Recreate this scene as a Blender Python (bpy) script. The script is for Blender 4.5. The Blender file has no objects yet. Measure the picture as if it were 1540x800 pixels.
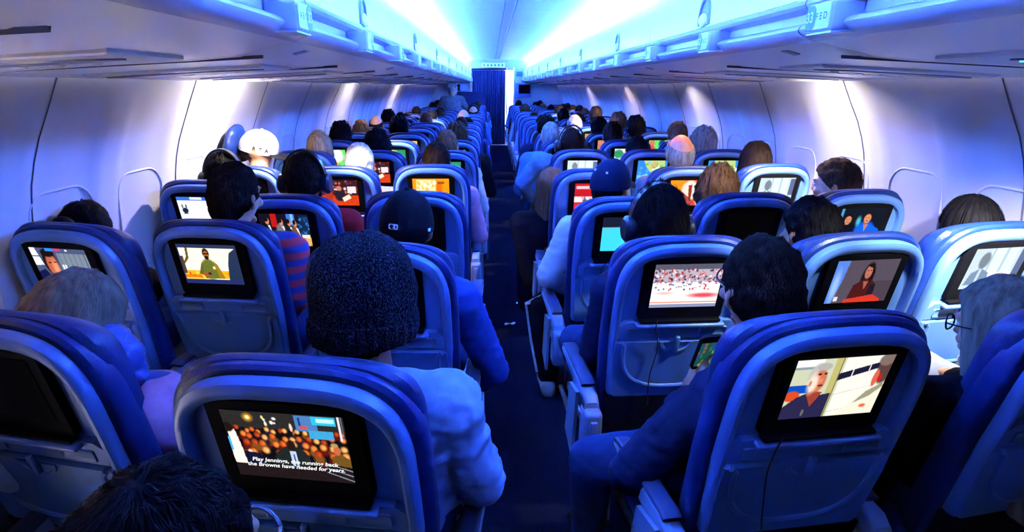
import bpy, bmesh, math, random
import numpy as np
from mathutils import Vector, Matrix, noise as mnoise
PI = math.pi
sc = bpy.context.scene
COL = sc.collection
random.seed(7)

SCREEN_E = 0.80
# ------------------------------------------------------------------ camera
F_PX, VPX, CY = 870.0, 738.0, 400.0
PITCH = math.radians(17.24)
CP, SP = math.cos(PITCH), math.sin(PITCH)
CAM = Vector((-0.17, 0.0, 1.55))
cd = bpy.data.cameras.new('camera'); cam = bpy.data.objects.new('camera', cd); COL.objects.link(cam)
cam.location = CAM
cam.rotation_euler = (PI/2 - PITCH, 0, 0)
cd.sensor_width = 36.0; cd.lens = 36.0*F_PX/1540.0
cd.shift_x = (770.0-VPX)/1540.0
cd.clip_start = 0.02; cd.clip_end = 100
sc.camera = cam

def at_depth(px, py, d):
    """world point seen at a photo pixel, d metres ahead along the cabin"""
    xc = (px-VPX)/F_PX; yc = (py-CY)/F_PX
    zc = d/(CP-SP*yc)
    return Vector((CAM.x+xc*zc, d, CAM.z-zc*(SP+CP*yc)))

def at_height(px, py, z):
    xc = (px-VPX)/F_PX; yc = (py-CY)/F_PX
    zc = (CAM.z-z)/(SP+CP*yc)
    return Vector((CAM.x+xc*zc, zc*(CP-SP*yc), z))

def srgb(c):
    c = np.asarray(c, dtype=float)
    return np.where(c <= 0.04045, c/12.92, ((c+0.055)/1.055)**2.4)

# ------------------------------------------------------------------ materials
MATS = {}
def mat(name, col, rough=0.5, metal=0.0, var=0.12, scale=30.0, bump=0.0, bscale=None, sheen=0.0, stretch=None, coat=0.0, spec=0.5):
    if name in MATS: return MATS[name]
    m = bpy.data.materials.new(name); m.use_nodes = True
    nt = m.node_tree; n = nt.nodes; l = nt.links
    b = n['Principled BSDF']
    tc = n.new('ShaderNodeTexCoord')
    mp = n.new('ShaderNodeMapping'); l.new(tc.outputs['Object'], mp.inputs['Vector'])
    if stretch: mp.inputs['Scale'].default_value = stretch
    nz = n.new('ShaderNodeTexNoise'); nz.inputs['Scale'].default_value = scale; nz.inputs['Detail'].default_value = 4
    l.new(mp.outputs[0], nz.inputs['Vector'])
    rp = n.new('ShaderNodeValToRGB'); l.new(nz.outputs['Fac'], rp.inputs[0])
    a = [max(0, x*(1-var)) for x in col]; c = [min(1, x*(1+var)) for x in col]
    rp.color_ramp.elements[0].color = (*a, 1); rp.color_ramp.elements[1].color = (*c, 1)
    rp.color_ramp.elements[0].position = 0.3; rp.color_ramp.elements[1].position = 0.7
    l.new(rp.outputs[0], b.inputs['Base Color'])
    b.inputs['Roughness'].default_value = rough; b.inputs['Metallic'].default_value = metal
    b.inputs['Sheen Weight'].default_value = sheen
    b.inputs['Coat Weight'].default_value = coat
    b.inputs['Specular IOR Level'].default_value = spec
    if bump:
        nb = n.new('ShaderNodeTexNoise'); nb.inputs['Scale'].default_value = bscale or scale*4; nb.inputs['Detail'].default_value = 3
        l.new(mp.outputs[0], nb.inputs['Vector'])
        bp = n.new('ShaderNodeBump'); bp.inputs['Strength'].default_value = bump; bp.inputs['Distance'].default_value = 0.004
        l.new(nb.outputs['Fac'], bp.inputs['Height']); l.new(bp.outputs[0], b.inputs['Normal'])
    MATS[name] = m
    return m

def emit(name, col, s):
    if name in MATS: return MATS[name]
    m = bpy.data.materials.new(name); m.use_nodes = True
    nt = m.node_tree; nt.nodes.clear()
    e = nt.nodes.new('ShaderNodeEmission'); e.inputs[0].default_value = (*col, 1); e.inputs[1].default_value = s
    o = nt.nodes.new('ShaderNodeOutputMaterial'); nt.links.new(e.outputs[0], o.inputs[0])
    MATS[name] = m
    return m

def screen_mat():
    m = bpy.data.materials.new('lit_display'); m.use_nodes = True
    nt = m.node_tree; nt.nodes.clear()
    a = nt.nodes.new('ShaderNodeAttribute'); a.attribute_name = 'picture'
    e = nt.nodes.new('ShaderNodeEmission'); e.inputs[1].default_value = SCREEN_E
    g = nt.nodes.new('ShaderNodeBsdfGlossy'); g.inputs['Roughness'].default_value = 0.25; g.inputs['Color'].default_value = (0.008, 0.008, 0.008, 1)
    ad = nt.nodes.new('ShaderNodeAddShader')
    o = nt.nodes.new('ShaderNodeOutputMaterial')
    nt.links.new(a.outputs['Color'], e.inputs[0]); nt.links.new(e.outputs[0], ad.inputs[0]); nt.links.new(g.outputs[0], ad.inputs[1])
    nt.links.new(ad.outputs[0], o.inputs[0])
    m.cycles.emission_sampling = 'NONE'
    return m
M_SCREEN = screen_mat()

M_SHELL = mat('seat_plastic', (0.060, 0.135, 0.34), 0.38, var=0.05, scale=8, bump=0.05, bscale=500)
M_TRAY = mat('tray_plastic', (0.045, 0.115, 0.28), 0.42, var=0.05, scale=8, bump=0.05, bscale=500)
M_LEATHER = mat('navy_leather', (0.004, 0.017, 0.11), 0.42, var=0.2, scale=14, bump=0.25, bscale=160, spec=0.3)
M_LEATHER2 = mat('navy_headrest_leather', (0.003, 0.014, 0.09), 0.45, var=0.2, scale=14, bump=0.25, bscale=160, spec=0.3)
M_BEZEL = mat('black_bezel', (0.003, 0.003, 0.004), 0.5, var=0.1, spec=0.02)
M_DARKGAP = mat('dark_recess', (0.015, 0.018, 0.03), 0.6)
M_POCKET = mat('pocket_fabric', (0.004, 0.005, 0.012), 0.9, bump=0.3, spec=0.05)
M_METAL = mat('leg_metal', (0.45, 0.47, 0.52), 0.35, metal=0.9)
M_ARM = mat('arm_plastic', (0.15, 0.20, 0.33), 0.45, var=0.06)
M_ARMPAD = mat('arm_pad', (0.02, 0.03, 0.09), 0.5, bump=0.2)
M_WALL = mat('wall_panel', (0.36, 0.36, 0.42), 0.42, var=0.02, scale=3, bump=0.04, bscale=300)
M_BIN = mat('bin_plastic', (0.88, 0.85, 0.83), 0.36, var=0.02, scale=3, bump=0.03, bscale=300)
M_RAIL = mat('rail_plastic', (0.42, 0.42, 0.56), 0.3, var=0.02, scale=3)
M_CEIL = mat('ceiling_panel', (0.78, 0.80, 0.84), 0.45, var=0.02, scale=3)
M_SEAM = mat('seam_rubber', (0.05, 0.05, 0.09), 0.7)
M_CARPET = mat('aisle_carpet', (0.009, 0.011, 0.026), 0.95, var=0.5, scale=140, bump=0.6, bscale=300, spec=0.0)
M_FLOOR = mat('cabin_carpet', (0.005, 0.006, 0.016), 0.95, var=0.5, scale=140, bump=0.6, bscale=300, spec=0.0)
M_CHROME = mat('chrome', (0.8, 0.8, 0.82), 0.15, metal=1.0)
M_BLACK = mat('black_plastic', (0.006, 0.006, 0.008), 0.4, spec=0.2)
M_CABLE = mat('cable_rubber', (0.006, 0.006, 0.008), 0.5)

# ------------------------------------------------------------------ object helpers
def link(name, me, parent=None, m=None):
    o = bpy.data.objects.new(name, me); COL.objects.link(o)
    if m is not None:
        if len(me.materials) == 0: me.materials.append(m)
    if parent is not None: o.parent = parent
    return o

def tag(o, label=None, cat=None, group=None, kind=None):
    if label: o['label'] = label
    if cat: o['category'] = cat
    if group: o['group'] = group
    if kind: o['kind'] = kind
    return o

def empty(name, loc=(0, 0, 0), rz=0.0):
    o = bpy.data.objects.new(name, None); COL.objects.link(o)
    o.location = loc; o.rotation_euler = (0, 0, rz); o.empty_display_size = 0.1
    return o

class MB:
    def __init__(s): s.v = []; s.f = []; s.mi = []
    def add(s, vs, fs, mi=0):
        b = len(s.v); s.v += [tuple(x) for x in vs]; s.f += [tuple(i+b for i in f) for f in fs]; s.mi += [mi]*len(fs); return s
    def mesh(s, name, mats=None, smooth=True, M=None):
        me = bpy.data.meshes.new(name)
        vs = s.v if M is None else [tuple(M @ Vector(p)) for p in s.v]
        me.from_pydata(vs, [], s.f)
        if mats:
            for m in mats: me.materials.append(m)
            me.polygons.foreach_set('material_index', s.mi)
        bm = bmesh.new(); bm.from_mesh(me)
        bmesh.ops.recalc_face_normals(bm, faces=bm.faces[:]); bm.to_mesh(me); bm.free()
        if smooth:
            me.shade_smooth()
            me.set_sharp_from_angle(angle=math.radians(38))
        return me
    def box(s, c, d, mi=0, bev=0.0):
        cx, cy, cz = c; x, y, z = d[0]/2, d[1]/2, d[2]/2
        if bev <= 0:
            vs = [(cx+a*x, cy+b*y, cz+e*z) for a in (-1, 1) for b in (-1, 1) for e in (-1, 1)]
            return s.add(vs, [(0, 1, 3, 2), (4, 6, 7, 5), (0, 4, 5, 1), (2, 3, 7, 6), (0, 2, 6, 4), (1, 5, 7, 3)], mi)
        bm = bmesh.new(); bmesh.ops.create_cube(bm, size=1.0)
        bmesh.ops.scale(bm, vec=d, verts=bm.verts[:])
        bmesh.ops.bevel(bm, geom=bm.edges[:], offset=min(bev, 0.49*min(d)), segments=3, affect='EDGES', profile=0.5)
        bmesh.ops.translate(bm, vec=c, verts=bm.verts[:])
        bm.verts.index_update()
        s.add([v.co[:] for v in bm.verts], [[v.index for v in f.verts] for f in bm.faces], mi); bm.free(); return s
    def loft(s, loops, mi=0, closed=True, cap0=False, cap1=False):
        n = len(loops[0]); b = len(s.v)
        for lp in loops: s.v += [tuple(p) for p in lp]
        fs = []
        for i in range(len(loops)-1):
            for j in range(n if closed else n-1):
                k = (j+1) % n
                fs.append((b+i*n+j, b+i*n+k, b+(i+1)*n+k, b+(i+1)*n+j))
        if cap0: fs.append(tuple(b+j for j in range(n))[::-1])
        if cap1: fs.append(tuple(b+(len(loops)-1)*n+j for j in range(n)))
        s.f += fs; s.mi += [mi]*len(fs); return s
    def ell(s, c, r, seg=16, rings=10, mi=0, R=None):
        c = Vector(c); loops = []
        for i in range(1, rings):
            t = PI*i/rings
            lp = []
            for j in range(seg):
                a = 2*PI*j/seg
                p = Vector((r[0]*math.sin(t)*math.cos(a), r[1]*math.sin(t)*math.sin(a), r[2]*math.cos(t)))
                if R is not None: p = R @ p
                lp.append(c+p)
            loops.append(lp)
        return s.loft(loops, mi, True, True, True)
    def tube(s, pts, r, seg=8, mi=0, caps=True):
        pts = [Vector(p) for p in pts]; n = len(pts)
        rr = r if isinstance(r, (list, tuple)) else [r]*n
        loops = []; prev = None
        for i, p in enumerate(pts):
            t = (pts[min(i+1, n-1)]-pts[max(i-1, 0)]).normalized()
            if prev is None:
                u = t.orthogonal().normalized()
            else:
                u = (prev - t*prev.dot(t)); u = u.normalized() if u.length > 1e-6 else t.orthogonal().normalized()
            prev = u; w = t.cross(u)
            loops.append([p+(u*math.cos(2*PI*k/seg)+w*math.sin(2*PI*k/seg))*rr[i] for k in range(seg)])
        return s.loft(loops, mi, True, caps, caps)
    def capsule(s, a, b, ra, rb, seg=12):
        a = Vector(a); b = Vector(b)
        s.tube([a, a.lerp(b, 0.5), b], [ra, (ra+rb)/2, rb], seg)
        s.ell(a, (ra, ra, ra), seg, 8); s.ell(b, (rb, rb, rb), seg, 8); return s

def prism(mb, prof, y0, y1, mi=0, cap=True, n=1):
    """profile of (x,z) extruded along y"""
    loops = [[(x, y0+(y1-y0)*k/n, z) for x, z in prof] for k in range(n+1)]
    return mb.loft(loops, mi, False) if not cap else mb.loft(loops, mi, True, True, True)

def fuse(mb, voxel, smooth=6, wr=0.0, wscale=9.0, seed=0):
    """one continuous skin from overlapping volumes"""
    me = bpy.data.meshes.new('tmp'); me.from_pydata(mb.v, [], mb.f)
    bm = bmesh.new(); bm.from_mesh(me); bmesh.ops.recalc_face_normals(bm, faces=bm.faces[:]); bm.to_mesh(me); bm.free()
    o = bpy.data.objects.new('tmp', me); COL.objects.link(o)
    r = o.modifiers.new('r', 'REMESH'); r.mode = 'VOXEL'; r.voxel_size = voxel
    if smooth:
        s = o.modifiers.new('s', 'SMOOTH'); s.factor = 0.5; s.iterations = smooth
    dg = bpy.context.evaluated_depsgraph_get(); dg.update()
    out = bpy.data.meshes.new_from_object(o.evaluated_get(dg))
    bpy.data.objects.remove(o); bpy.data.meshes.remove(me)
    if wr:
        N = [v.normal.copy() for v in out.vertices]
        for v, nn in zip(out.vertices, N):
            p = v.co
            q = Vector((p.x*wscale+seed*3.1, p.y*wscale, p.z*wscale*2.2+seed))
            k = mnoise.noise(q)+0.5*mnoise.noise(q*2.3)
            k = -abs(k)+0.25
            v.co = p+nn*(k*wr)
    out.shade_smooth()
    return out

def text_mesh(txt, size, shear=0.0, bold=0.0, align='CENTER', ext=0.0):
    cu = bpy.data.curves.new('txt', 'FONT'); cu.body = txt; cu.size = size; cu.shear = shear; cu.offset = bold
    cu.align_x = align; cu.align_y = 'CENTER'; cu.extrude = ext; cu.resolution_u = 3
    o = bpy.data.objects.new('txt', cu); COL.objects.link(o)
    dg = bpy.context.evaluated_depsgraph_get(); dg.update()
    me = bpy.data.meshes.new_from_object(o.evaluated_get(dg))
    bpy.data.objects.remove(o); bpy.data.curves.remove(cu)
    return me

# ------------------------------------------------------------------ screen pictures
class Pic:
    def __init__(s, w=96, h=60, bg=(0.1, 0.1, 0.1)):
        s.w, s.h = w, h
        s.a = np.zeros((h, w, 3)); s.a[:] = bg
        s.X, s.Y = np.meshgrid((np.arange(w)+0.5)/w, (np.arange(h)+0.5)/h)
    def ell(s, cx, cy, rx, ry, c, soft=0.12):
        d = np.sqrt(((s.X-cx)/rx)**2+((s.Y-cy)/ry)**2)
        k = np.clip((1+soft-d)/(2*soft), 0, 1)[..., None]; s.a = s.a*(1-k)+np.array(c)*k; return s
    def rect(s, x0, y0, x1, y1, c):
        k = ((s.X >= x0) & (s.X <= x1) & (s.Y >= y0) & (s.Y <= y1))[..., None]; s.a = np.where(k, np.array(c), s.a); return s
    def poly(s, pts, c):
        ins = np.zeros(s.X.shape, bool); n = len(pts); j = n-1
        for i in range(n):
            xi, yi = pts[i]; xj, yj = pts[j]
            if yi != yj:
                ins ^= ((yi > s.Y) != (yj > s.Y)) & (s.X < (xj-xi)*(s.Y-yi)/(yj-yi)+xi)
            j = i
        s.a = np.where(ins[..., None], np.array(c), s.a); return s
    def grad(s, c0, c1):
        s.a[:] = np.array(c0)*(1-s.Y[..., None])+np.array(c1)*s.Y[..., None]; return s
    def noise(s, amt, seed=0):
        r = np.random.RandomState(seed); s.a = np.clip(s.a+(r.rand(s.h, s.w, 1)-0.5)*amt, 0, 1); return s
    def speck(s, x0, y0, x1, y1, n, cols, r=0.012, seed=0, ar=1.6):
        R = random.Random(seed)
        for _ in range(n):
            s.ell(R.uniform(x0, x1), R.uniform(y0, y1), r*R.uniform(.6, 1.4), r*ar*R.uniform(.6, 1.4), R.choice(cols), 0.3)
        return s

def person_pic(p, cx, cy, sz, skin, hair, cloth, beard=None):
    p.ell(cx, cy+sz*2.6, sz*1.55, sz*1.9, cloth)
    p.rect(cx-sz*.3, cy+sz*.6, cx+sz*.3, cy+sz*1.2, [x*.85 for x in skin])
    p.ell(cx, cy-.15*sz, sz*.72, sz*1.15, hair); p.ell(cx+.03*sz, cy+.15*sz, sz*.56, sz*.98, skin)
    p.ell(cx-.2*sz, cy, sz*.1, sz*.08, (0.08, 0.05, 0.05)); p.ell(cx+.24*sz, cy, sz*.1, sz*.08, (0.08, 0.05, 0.05))
    p.ell(cx+.03*sz, cy+.62*sz, sz*.2, sz*.07, (0.45, 0.15, 0.13))
    if beard: p.ell(cx, cy+.75*sz, sz*.42, sz*.4, beard)

def pic_crowd():
    p = Pic(176, 108, (0.07, 0.06, 0.07))
    p.rect(0, 0, 1, .24, (.17, .16, .16))
    p.speck(.03, .40, .97, .74, 70, [(.05, .05, .08), (.3, .07, .06), (.1, .12, .25), (.03, .03, .05), (.45, .18, .08)], .030, 3, 2.0)
    rr = random.Random(4)
    for row, (y, sz, n) in enumerate(((.27, .020, 17), (.36, .024, 14), (.47, .028, 12), (.59, .031, 9))):
        for k in range(n):
            x = .06+.9*k/(n-1)+rr.uniform(-.02, .02); yy = y+rr.uniform(-.03, .03); sk = rr.choice([(.95, .5, .22), (.85, .36, .14), (1., .68, .38), (.7, .25, .1), (.98, .6, .3)])
            p.ell(x, yy+sz*2.4, sz*1.5, sz*2.2, rr.choice([(.06, .05, .08), (.4, .08, .05), (.1, .1, .2), (.5, .3, .12), (.05, .05, .06)]), .3)
            p.ell(x, yy-sz*.5, sz*.95, sz*1.5, (.12, .06, .04), .3); p.ell(x, yy, sz*.98, sz*1.7, sk, .35); p.ell(x+sz*.25, yy+sz*.2, sz*.3, sz*.8, tuple(min(1, c*1.25) for c in sk), .6)
    p.rect(.6, .02, .78, .24, (.3, .5, .75)); p.rect(.63, .05, .645, .2, (.1, .2, .5)); p.rect(.63, .17, .7, .2, (.9, .3, .2)); p.rect(.74, .02, .93, .14, (.2, .75, .9)); p.rect(.78, .05, .92, .1, (.75, .95, 1.0)); p.rect(.7, .22, .9, .34, (.25, .65, .85))
    p.rect(.95, .0, .965, .35, (.9, .9, .95)); p.rect(.975, 0, .985, .3, (.5, .5, .55))
    p.ell(.22, .09, .035, .05, (1., .7, .15), .6); p.ell(.22, .09, .018, .026, (1., .97, .7)); p.speck(.34, .05, .45, .18, 8, [(1, 1, 1), (1, .9, .6)], .012, 5); p.ell(.56, .2, .012, .06, (1., .85, .8))
    p.poly([(.02, .32), (.08, .28), (.1, .55), (.13, 1), (.03, 1), (.0, .7)], (1., .93, .9)); p.ell(.03, .25, .04, .07, (.12, .08, .07)); p.rect(0, .4, .02, .6, (.3, .7, .95))
    p.ell(.16, .62, .02, .05, (1., .85, .75)); p.poly([(.1, .6), (.24, .62), (.3, .95), (.12, 1)], (.06, .08, .2))
    p.poly([(.38, .6), (.46, .5), (.52, .48), (.6, .5), (.66, .62), (.66, .8), (.34, .78)], (.12, .15, .15)); p.poly([(.5, .56), (.55, .56), (.55, .8), (.5, .78)], (.75, .82, .95)); p.rect(.52, .6, .535, .8, (.1, .15, .5)); p.ell(.525, .47, .035, .08, (.16, .09, .07))
    p.poly([(.85, .6), (.92, .54), (.99, .62), (1, .75), (.84, .72)], (.45, .32, .12)); p.ell(.9, .5, .03, .07, (.8, .42, .25)); p.ell(.885, .42, .03, .03, (.7, .6, .4))
    p.rect(0, .8, 1, 1, (.13, .09, .1))
    for k in range(5): p.poly([(.78, .7+.035*k), (1, .8+.04*k), (1, .815+.04*k), (.78, .71+.035*k)], (.6, .62, .66) if k % 2 == 0 else (.1, .1, .12))
    return p.noise(.06, 3)

def pic_twomen():
    p = Pic(176, 108, (.96, .95, .9))
    p.rect(0, 0, .5, 1, (.8, .82, .7)); p.rect(0, .12, .3, .16, (.55, .6, .65)); p.rect(0, 0, .28, .11, (1, 1, .98)); p.rect(0, .42, .22, .56, (.05, .3, .75)); p.ell(.06, .6, .08, .09, (.85, .3, .15))
    p.rect(.4, 0, .465, 1, (.75, .72, .45)); p.rect(.465, 0, .475, 1, (.45, .4, .25))
    p.poly([(.475, .26), (.9, .1), (.9, .2), (.475, .38)], (.1, .1, .22)); p.rect(.61, .1, .622, .4, (.9, .9, .9)); p.rect(.77, .05, .782, .35, (.9, .9, .9))
    p.poly([(.475, .62), (.85, .5), (.85, .505), (.475, .63)], (.7, .7, .65)); p.poly([(.475, .92), (.7, .86), (.7, .865), (.475, .93)], (.7, .7, .65))
    p.poly([(0, 1), (0, .78), (.12, .62), (.22, .55), (.36, .6), (.46, .58), (.46, 1)], (.16, .15, .3))
    p.poly([(.2, .56), (.26, .52), (.37, .56), (.29, .8)], (.62, .25, .2))
    p.ell(.255, .26, .09, .2, (.75, .74, .72)); p.ell(.29, .36, .07, .19, (.82, .45, .33)); p.ell(.235, .4, .05, .16, (.98, .88, .8), .4); p.ell(.21, .4, .015, .05, (.85, .5, .4))
    p.ell(.275, .25, .018, .018, (.2, .1, .1)); p.ell(.335, .245, .016, .018, (.2, .1, .1)); p.ell(.315, .36, .014, .04, (.9, .55, .42)); p.ell(.32, .44, .03, .018, (.4, .15, .12)); p.ell(.3, .13, .075, .06, (.7, .69, .67)); p.ell(.235, .9, .015, .06, (.4, .4, .42))
    p.poly([(.58, 1), (.7, .8), (.8, .62), (.92, .5), (1, .48), (1, 1)], (.93, .92, .84)); p.poly([(.74, .8), (.84, .6), (.98, .47), (1, .52), (.9, .68)], (.62, .6, .5)); p.ell(.865, .85, .035, .03, (.95, .4, .25), .3)
    p.ell(.95, .22, .085, .26, (.35, .25, .24)); p.ell(.88, .38, .03, .14, (.85, .4, .3)); p.ell(.925, .38, .02, .07, (.8, .1, .12)); p.ell(.93, .08, .08, .1, (.5, .42, .4))
    return p.noise(.03, 4)

def pic_green():
    p = Pic(128, 84, (.16, .2, .35))
    p.rect(.02, .1, .98, .88, (1., .98, .9)); p.rect(.02, .66, .98, .86, (1., .72, .1)); p.rect(.02, .76, .35, .86, (.95, .5, .1)); p.rect(.02, .84, .35, .88, (1, .85, .3))
    p.speck(.05, .68, .95, .84, 30, [(.8, .35, .05), (1, .85, .25), (.9, .55, .1)], .02, 5)
    p.poly([(.14, .1), (.18, .1), (.16, .35), (.07, .5), (.05, .47), (.12, .32)], (.4, .33, .12)); p.rect(.02, .3, .07, .74, (.35, .25, .15))
    p.ell(.47, .62, .13, .26, (.42, .45, .16)); p.rect(.36, .6, .6, .86, (.42, .45, .16)); p.poly([(.56, .4), (.62, .5), (.7, .86), (.6, .86)], (.65, .5, .1)); p.poly([(.38, .42), (.34, .5), (.27, .75), (.34, .76)], (.38, .4, .15))
    p.ell(.47, .22, .055, .12, (.1, .07, .05)); p.ell(.47, .26, .045, .1, (.75, .4, .15)); p.ell(.47, .33, .035, .05, (.1, .07, .06)); p.rect(.42, .22, .52, .245, (.12, .08, .05)); p.rect(.53, .55, .57, .62, (1, .95, .7))
    p.ell(.4, .76, .06, .05, (.75, .3, .15)); p.rect(.42, .7, .48, .76, (.15, .15, .2))
    p.poly([(.98, .08), (.94, .12), (.86, .2), (.8, .5), (.76, .88), (.98, .88)], (.14, .2, .33))
    p.rect(0, .88, 1, 1, (.14, .18, .42)); p.rect(.98, 0, 1, 1, (.16, .2, .35)); return p.noise(.04, 5)

def pic_portrait():
    p = Pic(112, 76, (.3, .35, .5))
    p.rect(.46, .12, 1, 1, (.5, .55, .62))
    for k in range(6): p.rect(.5+.09*k, .12, .51+.09*k, 1, (.28, .32, .42))
    p.poly([(0, 0), (.1, .0), (.16, .42), (0, .44)], (.95, .95, 1)); p.rect(0, .2, .14, .23, (.3, .3, .4))
    p.poly([(0, .6), (.14, .52), (.25, .8), (.4, .72), (.55, .9), (.55, 1), (0, 1)], (.07, .1, .3))
    p.ell(.3, .35, .13, .32, (.1, .06, .08)); p.ell(.32, .42, .105, .3, (.78, .4, .28)); p.ell(.36, .5, .05, .2, (.95, .62, .45), .5); p.ell(.28, .36, .03, .015, (.12, .06, .06)); p.ell(.38, .34, .03, .015, (.12, .06, .06)); p.ell(.35, .62, .03, .015, (.5, .2, .16)); p.ell(.3, .12, .12, .1, (.1, .06, .08))
    p.rect(.29, .0, .43, .08, (.2, .55, .95)); p.rect(.44, .0, .56, .07, (.8, .25, .5)); p.rect(.64, .02, .68, .06, (1, 1, 1)); p.rect(.49, .4, .52, .55, (1, 1, 1)); p.rect(.535, .4, .565, .55, (1, 1, 1))
    p.rect(.02, .86, .4, .97, (.45, .6, .85)); p.rect(.17, .87, .24, .96, (1, 1, .95)); p.rect(.19, .9, .22, .94, (.3, .35, .4)); return p.noise(.04, 6)

def pic_court(tint=(1, 1, 1)):
    p = Pic(112, 72, (1, .98, .97))
    p.rect(0, 0, 1, .12, (.35, .35, .42)); p.rect(0, .12, 1, .42, (.75, .7, .75))
    p.speck(0, .12, 1, .42, 160, [(.7, .15, .15), (.95, .9, .95), (.2, .2, .35), (.9, .5, .5), (.35, .25, .45)], .014, 7)
    p.speck(.05, .4, .95, .6, 60, [(.3, .3, .5), (.95, .95, 1), (.8, .3, .3), (.5, .45, .6)], .013, 8)
    p.ell(.78, .72, .2, .05, (.95, .3, .35), .5); p.ell(.2, .66, .12, .03, (.95, .75, .75), .5); p.rect(0, .86, 1, .89, (.95, .55, .45)); p.rect(0, .92, 1, 1, (.55, .58, .72)); return p.noise(.05, 8)

def pic_woman():
    p = Pic(112, 76, (.34, .3, .36)); p.rect(.6, .5, 1, 1, (.3, .25, .3)); p.poly([(0, 0), (.2, 0), (.17, .5), (.1, 1), (0, 1)], (.35, .52, .9)); p.ell(.08, .6, .05, .35, (.6, .75, 1.), .5)
    p.ell(.56, .42, .1, .35, (.14, .08, .08)); p.poly([(.34, .9), (.38, .58), (.5, .46), (.64, .46), (.74, .58), (.76, .9)], (.3, .1, .1)); p.poly([(.52, .5), (.6, .5), (.57, .7)], (.65, .38, .32)); p.ell(.555, .28, .058, .16, (.75, .45, .38)); p.ell(.535, .25, .012, .012, (.1, .05, .05)); p.ell(.58, .25, .012, .012, (.1, .05, .05)); p.ell(.555, .36, .018, .01, (.5, .15, .15)); p.poly([(.48, .12), (.6, .08), (.66, .3), (.62, .6), (.6, .2)], (.12, .07, .07))
    p.rect(.64, .58, .74, .86, (.12, .1, .16)); p.poly([(.3, .92), (.75, .82), (.9, .94), (.9, 1), (.3, 1)], (.85, .22, .16)); p.rect(.13, .84, .2, .95, (.9, .85, .9)); return p.noise(.03, 9)

def pic_washed():
    p = Pic(80, 56, (.82, .9, .95)); p.rect(.3, 0, .8, 1, (.9, .95, 1)); p.rect(.34, 0, .38, .6, (.7, .82, .88)); p.rect(.58, 0, .62, .6, (.72, .84, .9)); p.ell(.25, .3, .09, .2, (.5, .55, .6)); p.poly([(.05, .9), (.1, .6), (.25, .48), (.42, .6), (.46, .9)], (.5, .6, .72)); p.rect(.23, .5, .27, .85, (.8, .88, .92)); p.rect(.86, .05, 1, .7, (.4, .45, .62)); p.rect(.5, .6, .85, 1, (1, 1, 1)); return p.noise(.03, 10)

def pic_game():
    p = Pic(96, 64, (.95, .96, 1)); p.rect(0, 0, 1, .12, (.2, .45, .9)); p.rect(.7, 0, 1, .14, (.95, .3, .3)); p.rect(.32, .02, .6, .09, (.95, .95, 1)); p.ell(.15, .46, .07, .09, (.1, .15, .25)); p.rect(.09, .54, .2, .58, (.1, .15, .25)); p.ell(.1, .32, .02, .07, (.3, .35, .45)); p.ell(.19, .32, .02, .07, (.3, .35, .45)); p.rect(.8, .25, .83, .3, (.5, .6, .8)); p.rect(.92, .25, .95, .3, (.5, .6, .8))
    p.rect(0, .84, 1, 1, (.4, .6, .9)); 
    for k in range(12): p.rect(.02+.083*k, .86+.03*(k % 3), .05+.083*k, .98, (.1, .15, .3) if k % 2 else (1, 1, 1))
    return p

def pic_suits():
    p = Pic(112, 76, (.08, .07, .14)); p.rect(.24, 0, .36, .4, (.75, .1, .1)); p.rect(.56, 0, .72, .35, (.25, .45, .85)); p.rect(.64, .0, .7, .3, (.5, .75, 1)); p.rect(.8, .05, 1, .7, (.07, .16, .3)); p.speck(.78, .1, .98, .6, 25, [(.2, .5, .8), (.1, .3, .6)], .02, 3)
    for cx, cy, s, c in ((.14, .22, .1, (.05, .05, .08)), (.42, .25, .09, (.45, .45, .5)), (.58, .27, .08, (.1, .1, .14)), (.7, .3, .07, (.45, .3, .25))):
        p.ell(cx, cy+.3, s*1.15, .27, c); p.ell(cx+.02, cy, s*.42, .1, (.85, .55, .4)); p.ell(cx, cy-.05, s*.44, .07, (.1, .07, .06)); p.poly([(cx+.02, cy+.12), (cx+.06, cy+.12), (cx+.1, cy+.4)], (.95, .95, .95))
    p.poly([(.3, .62), (.55, .6), (.58, .75), (.34, .75)], (.95, .9, .9)); p.poly([(.1, .55), (.32, .8), (.3, 1), (.05, .9)], (.05, .05, .09)); p.ell(.32, .72, .05, .05, (.85, .5, .4)); p.poly([(.68, .8), (1, .7), (1, .95), (.66, .98)], (.95, .7, .4)); p.rect(.82, .62, .98, .72, (.95, .9, .8)); p.rect(.45, .9, .6, 1, (.1, .4, .7)); return p.noise(.05, 11)

def pic_friends():
    p = Pic(96, 72, (.07, .1, .16)); p.rect(0, 0, .06, 1, (.3, .6, .8)); p.poly([(.02, 1), (.04, .6), (.2, .5), (.38, .7), (.4, 1)], (.06, .07, .13)); person_pic(p, .2, .34, .13, (.85, .55, .42), (.1, .06, .05), (.06, .07, .13)); person_pic(p, .62, .3, .14, (.88, .56, .42), (.14, .08, .06), (.08, .35, .9)); p.poly([(.4, 1), (.42, .7), (.56, .5), (.72, .5), (.95, .66), (.98, 1)], (.08, .4, .95)); p.poly([(.58, .5), (.68, .5), (.63, .72)], (.8, .5, .38)); p.ell(.44, .4, .05, .14, (.3, .75, .85), .5); p.rect(.92, .82, 1, 1, (.7, .85, .95)); return p.noise(.04, 12)

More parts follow.
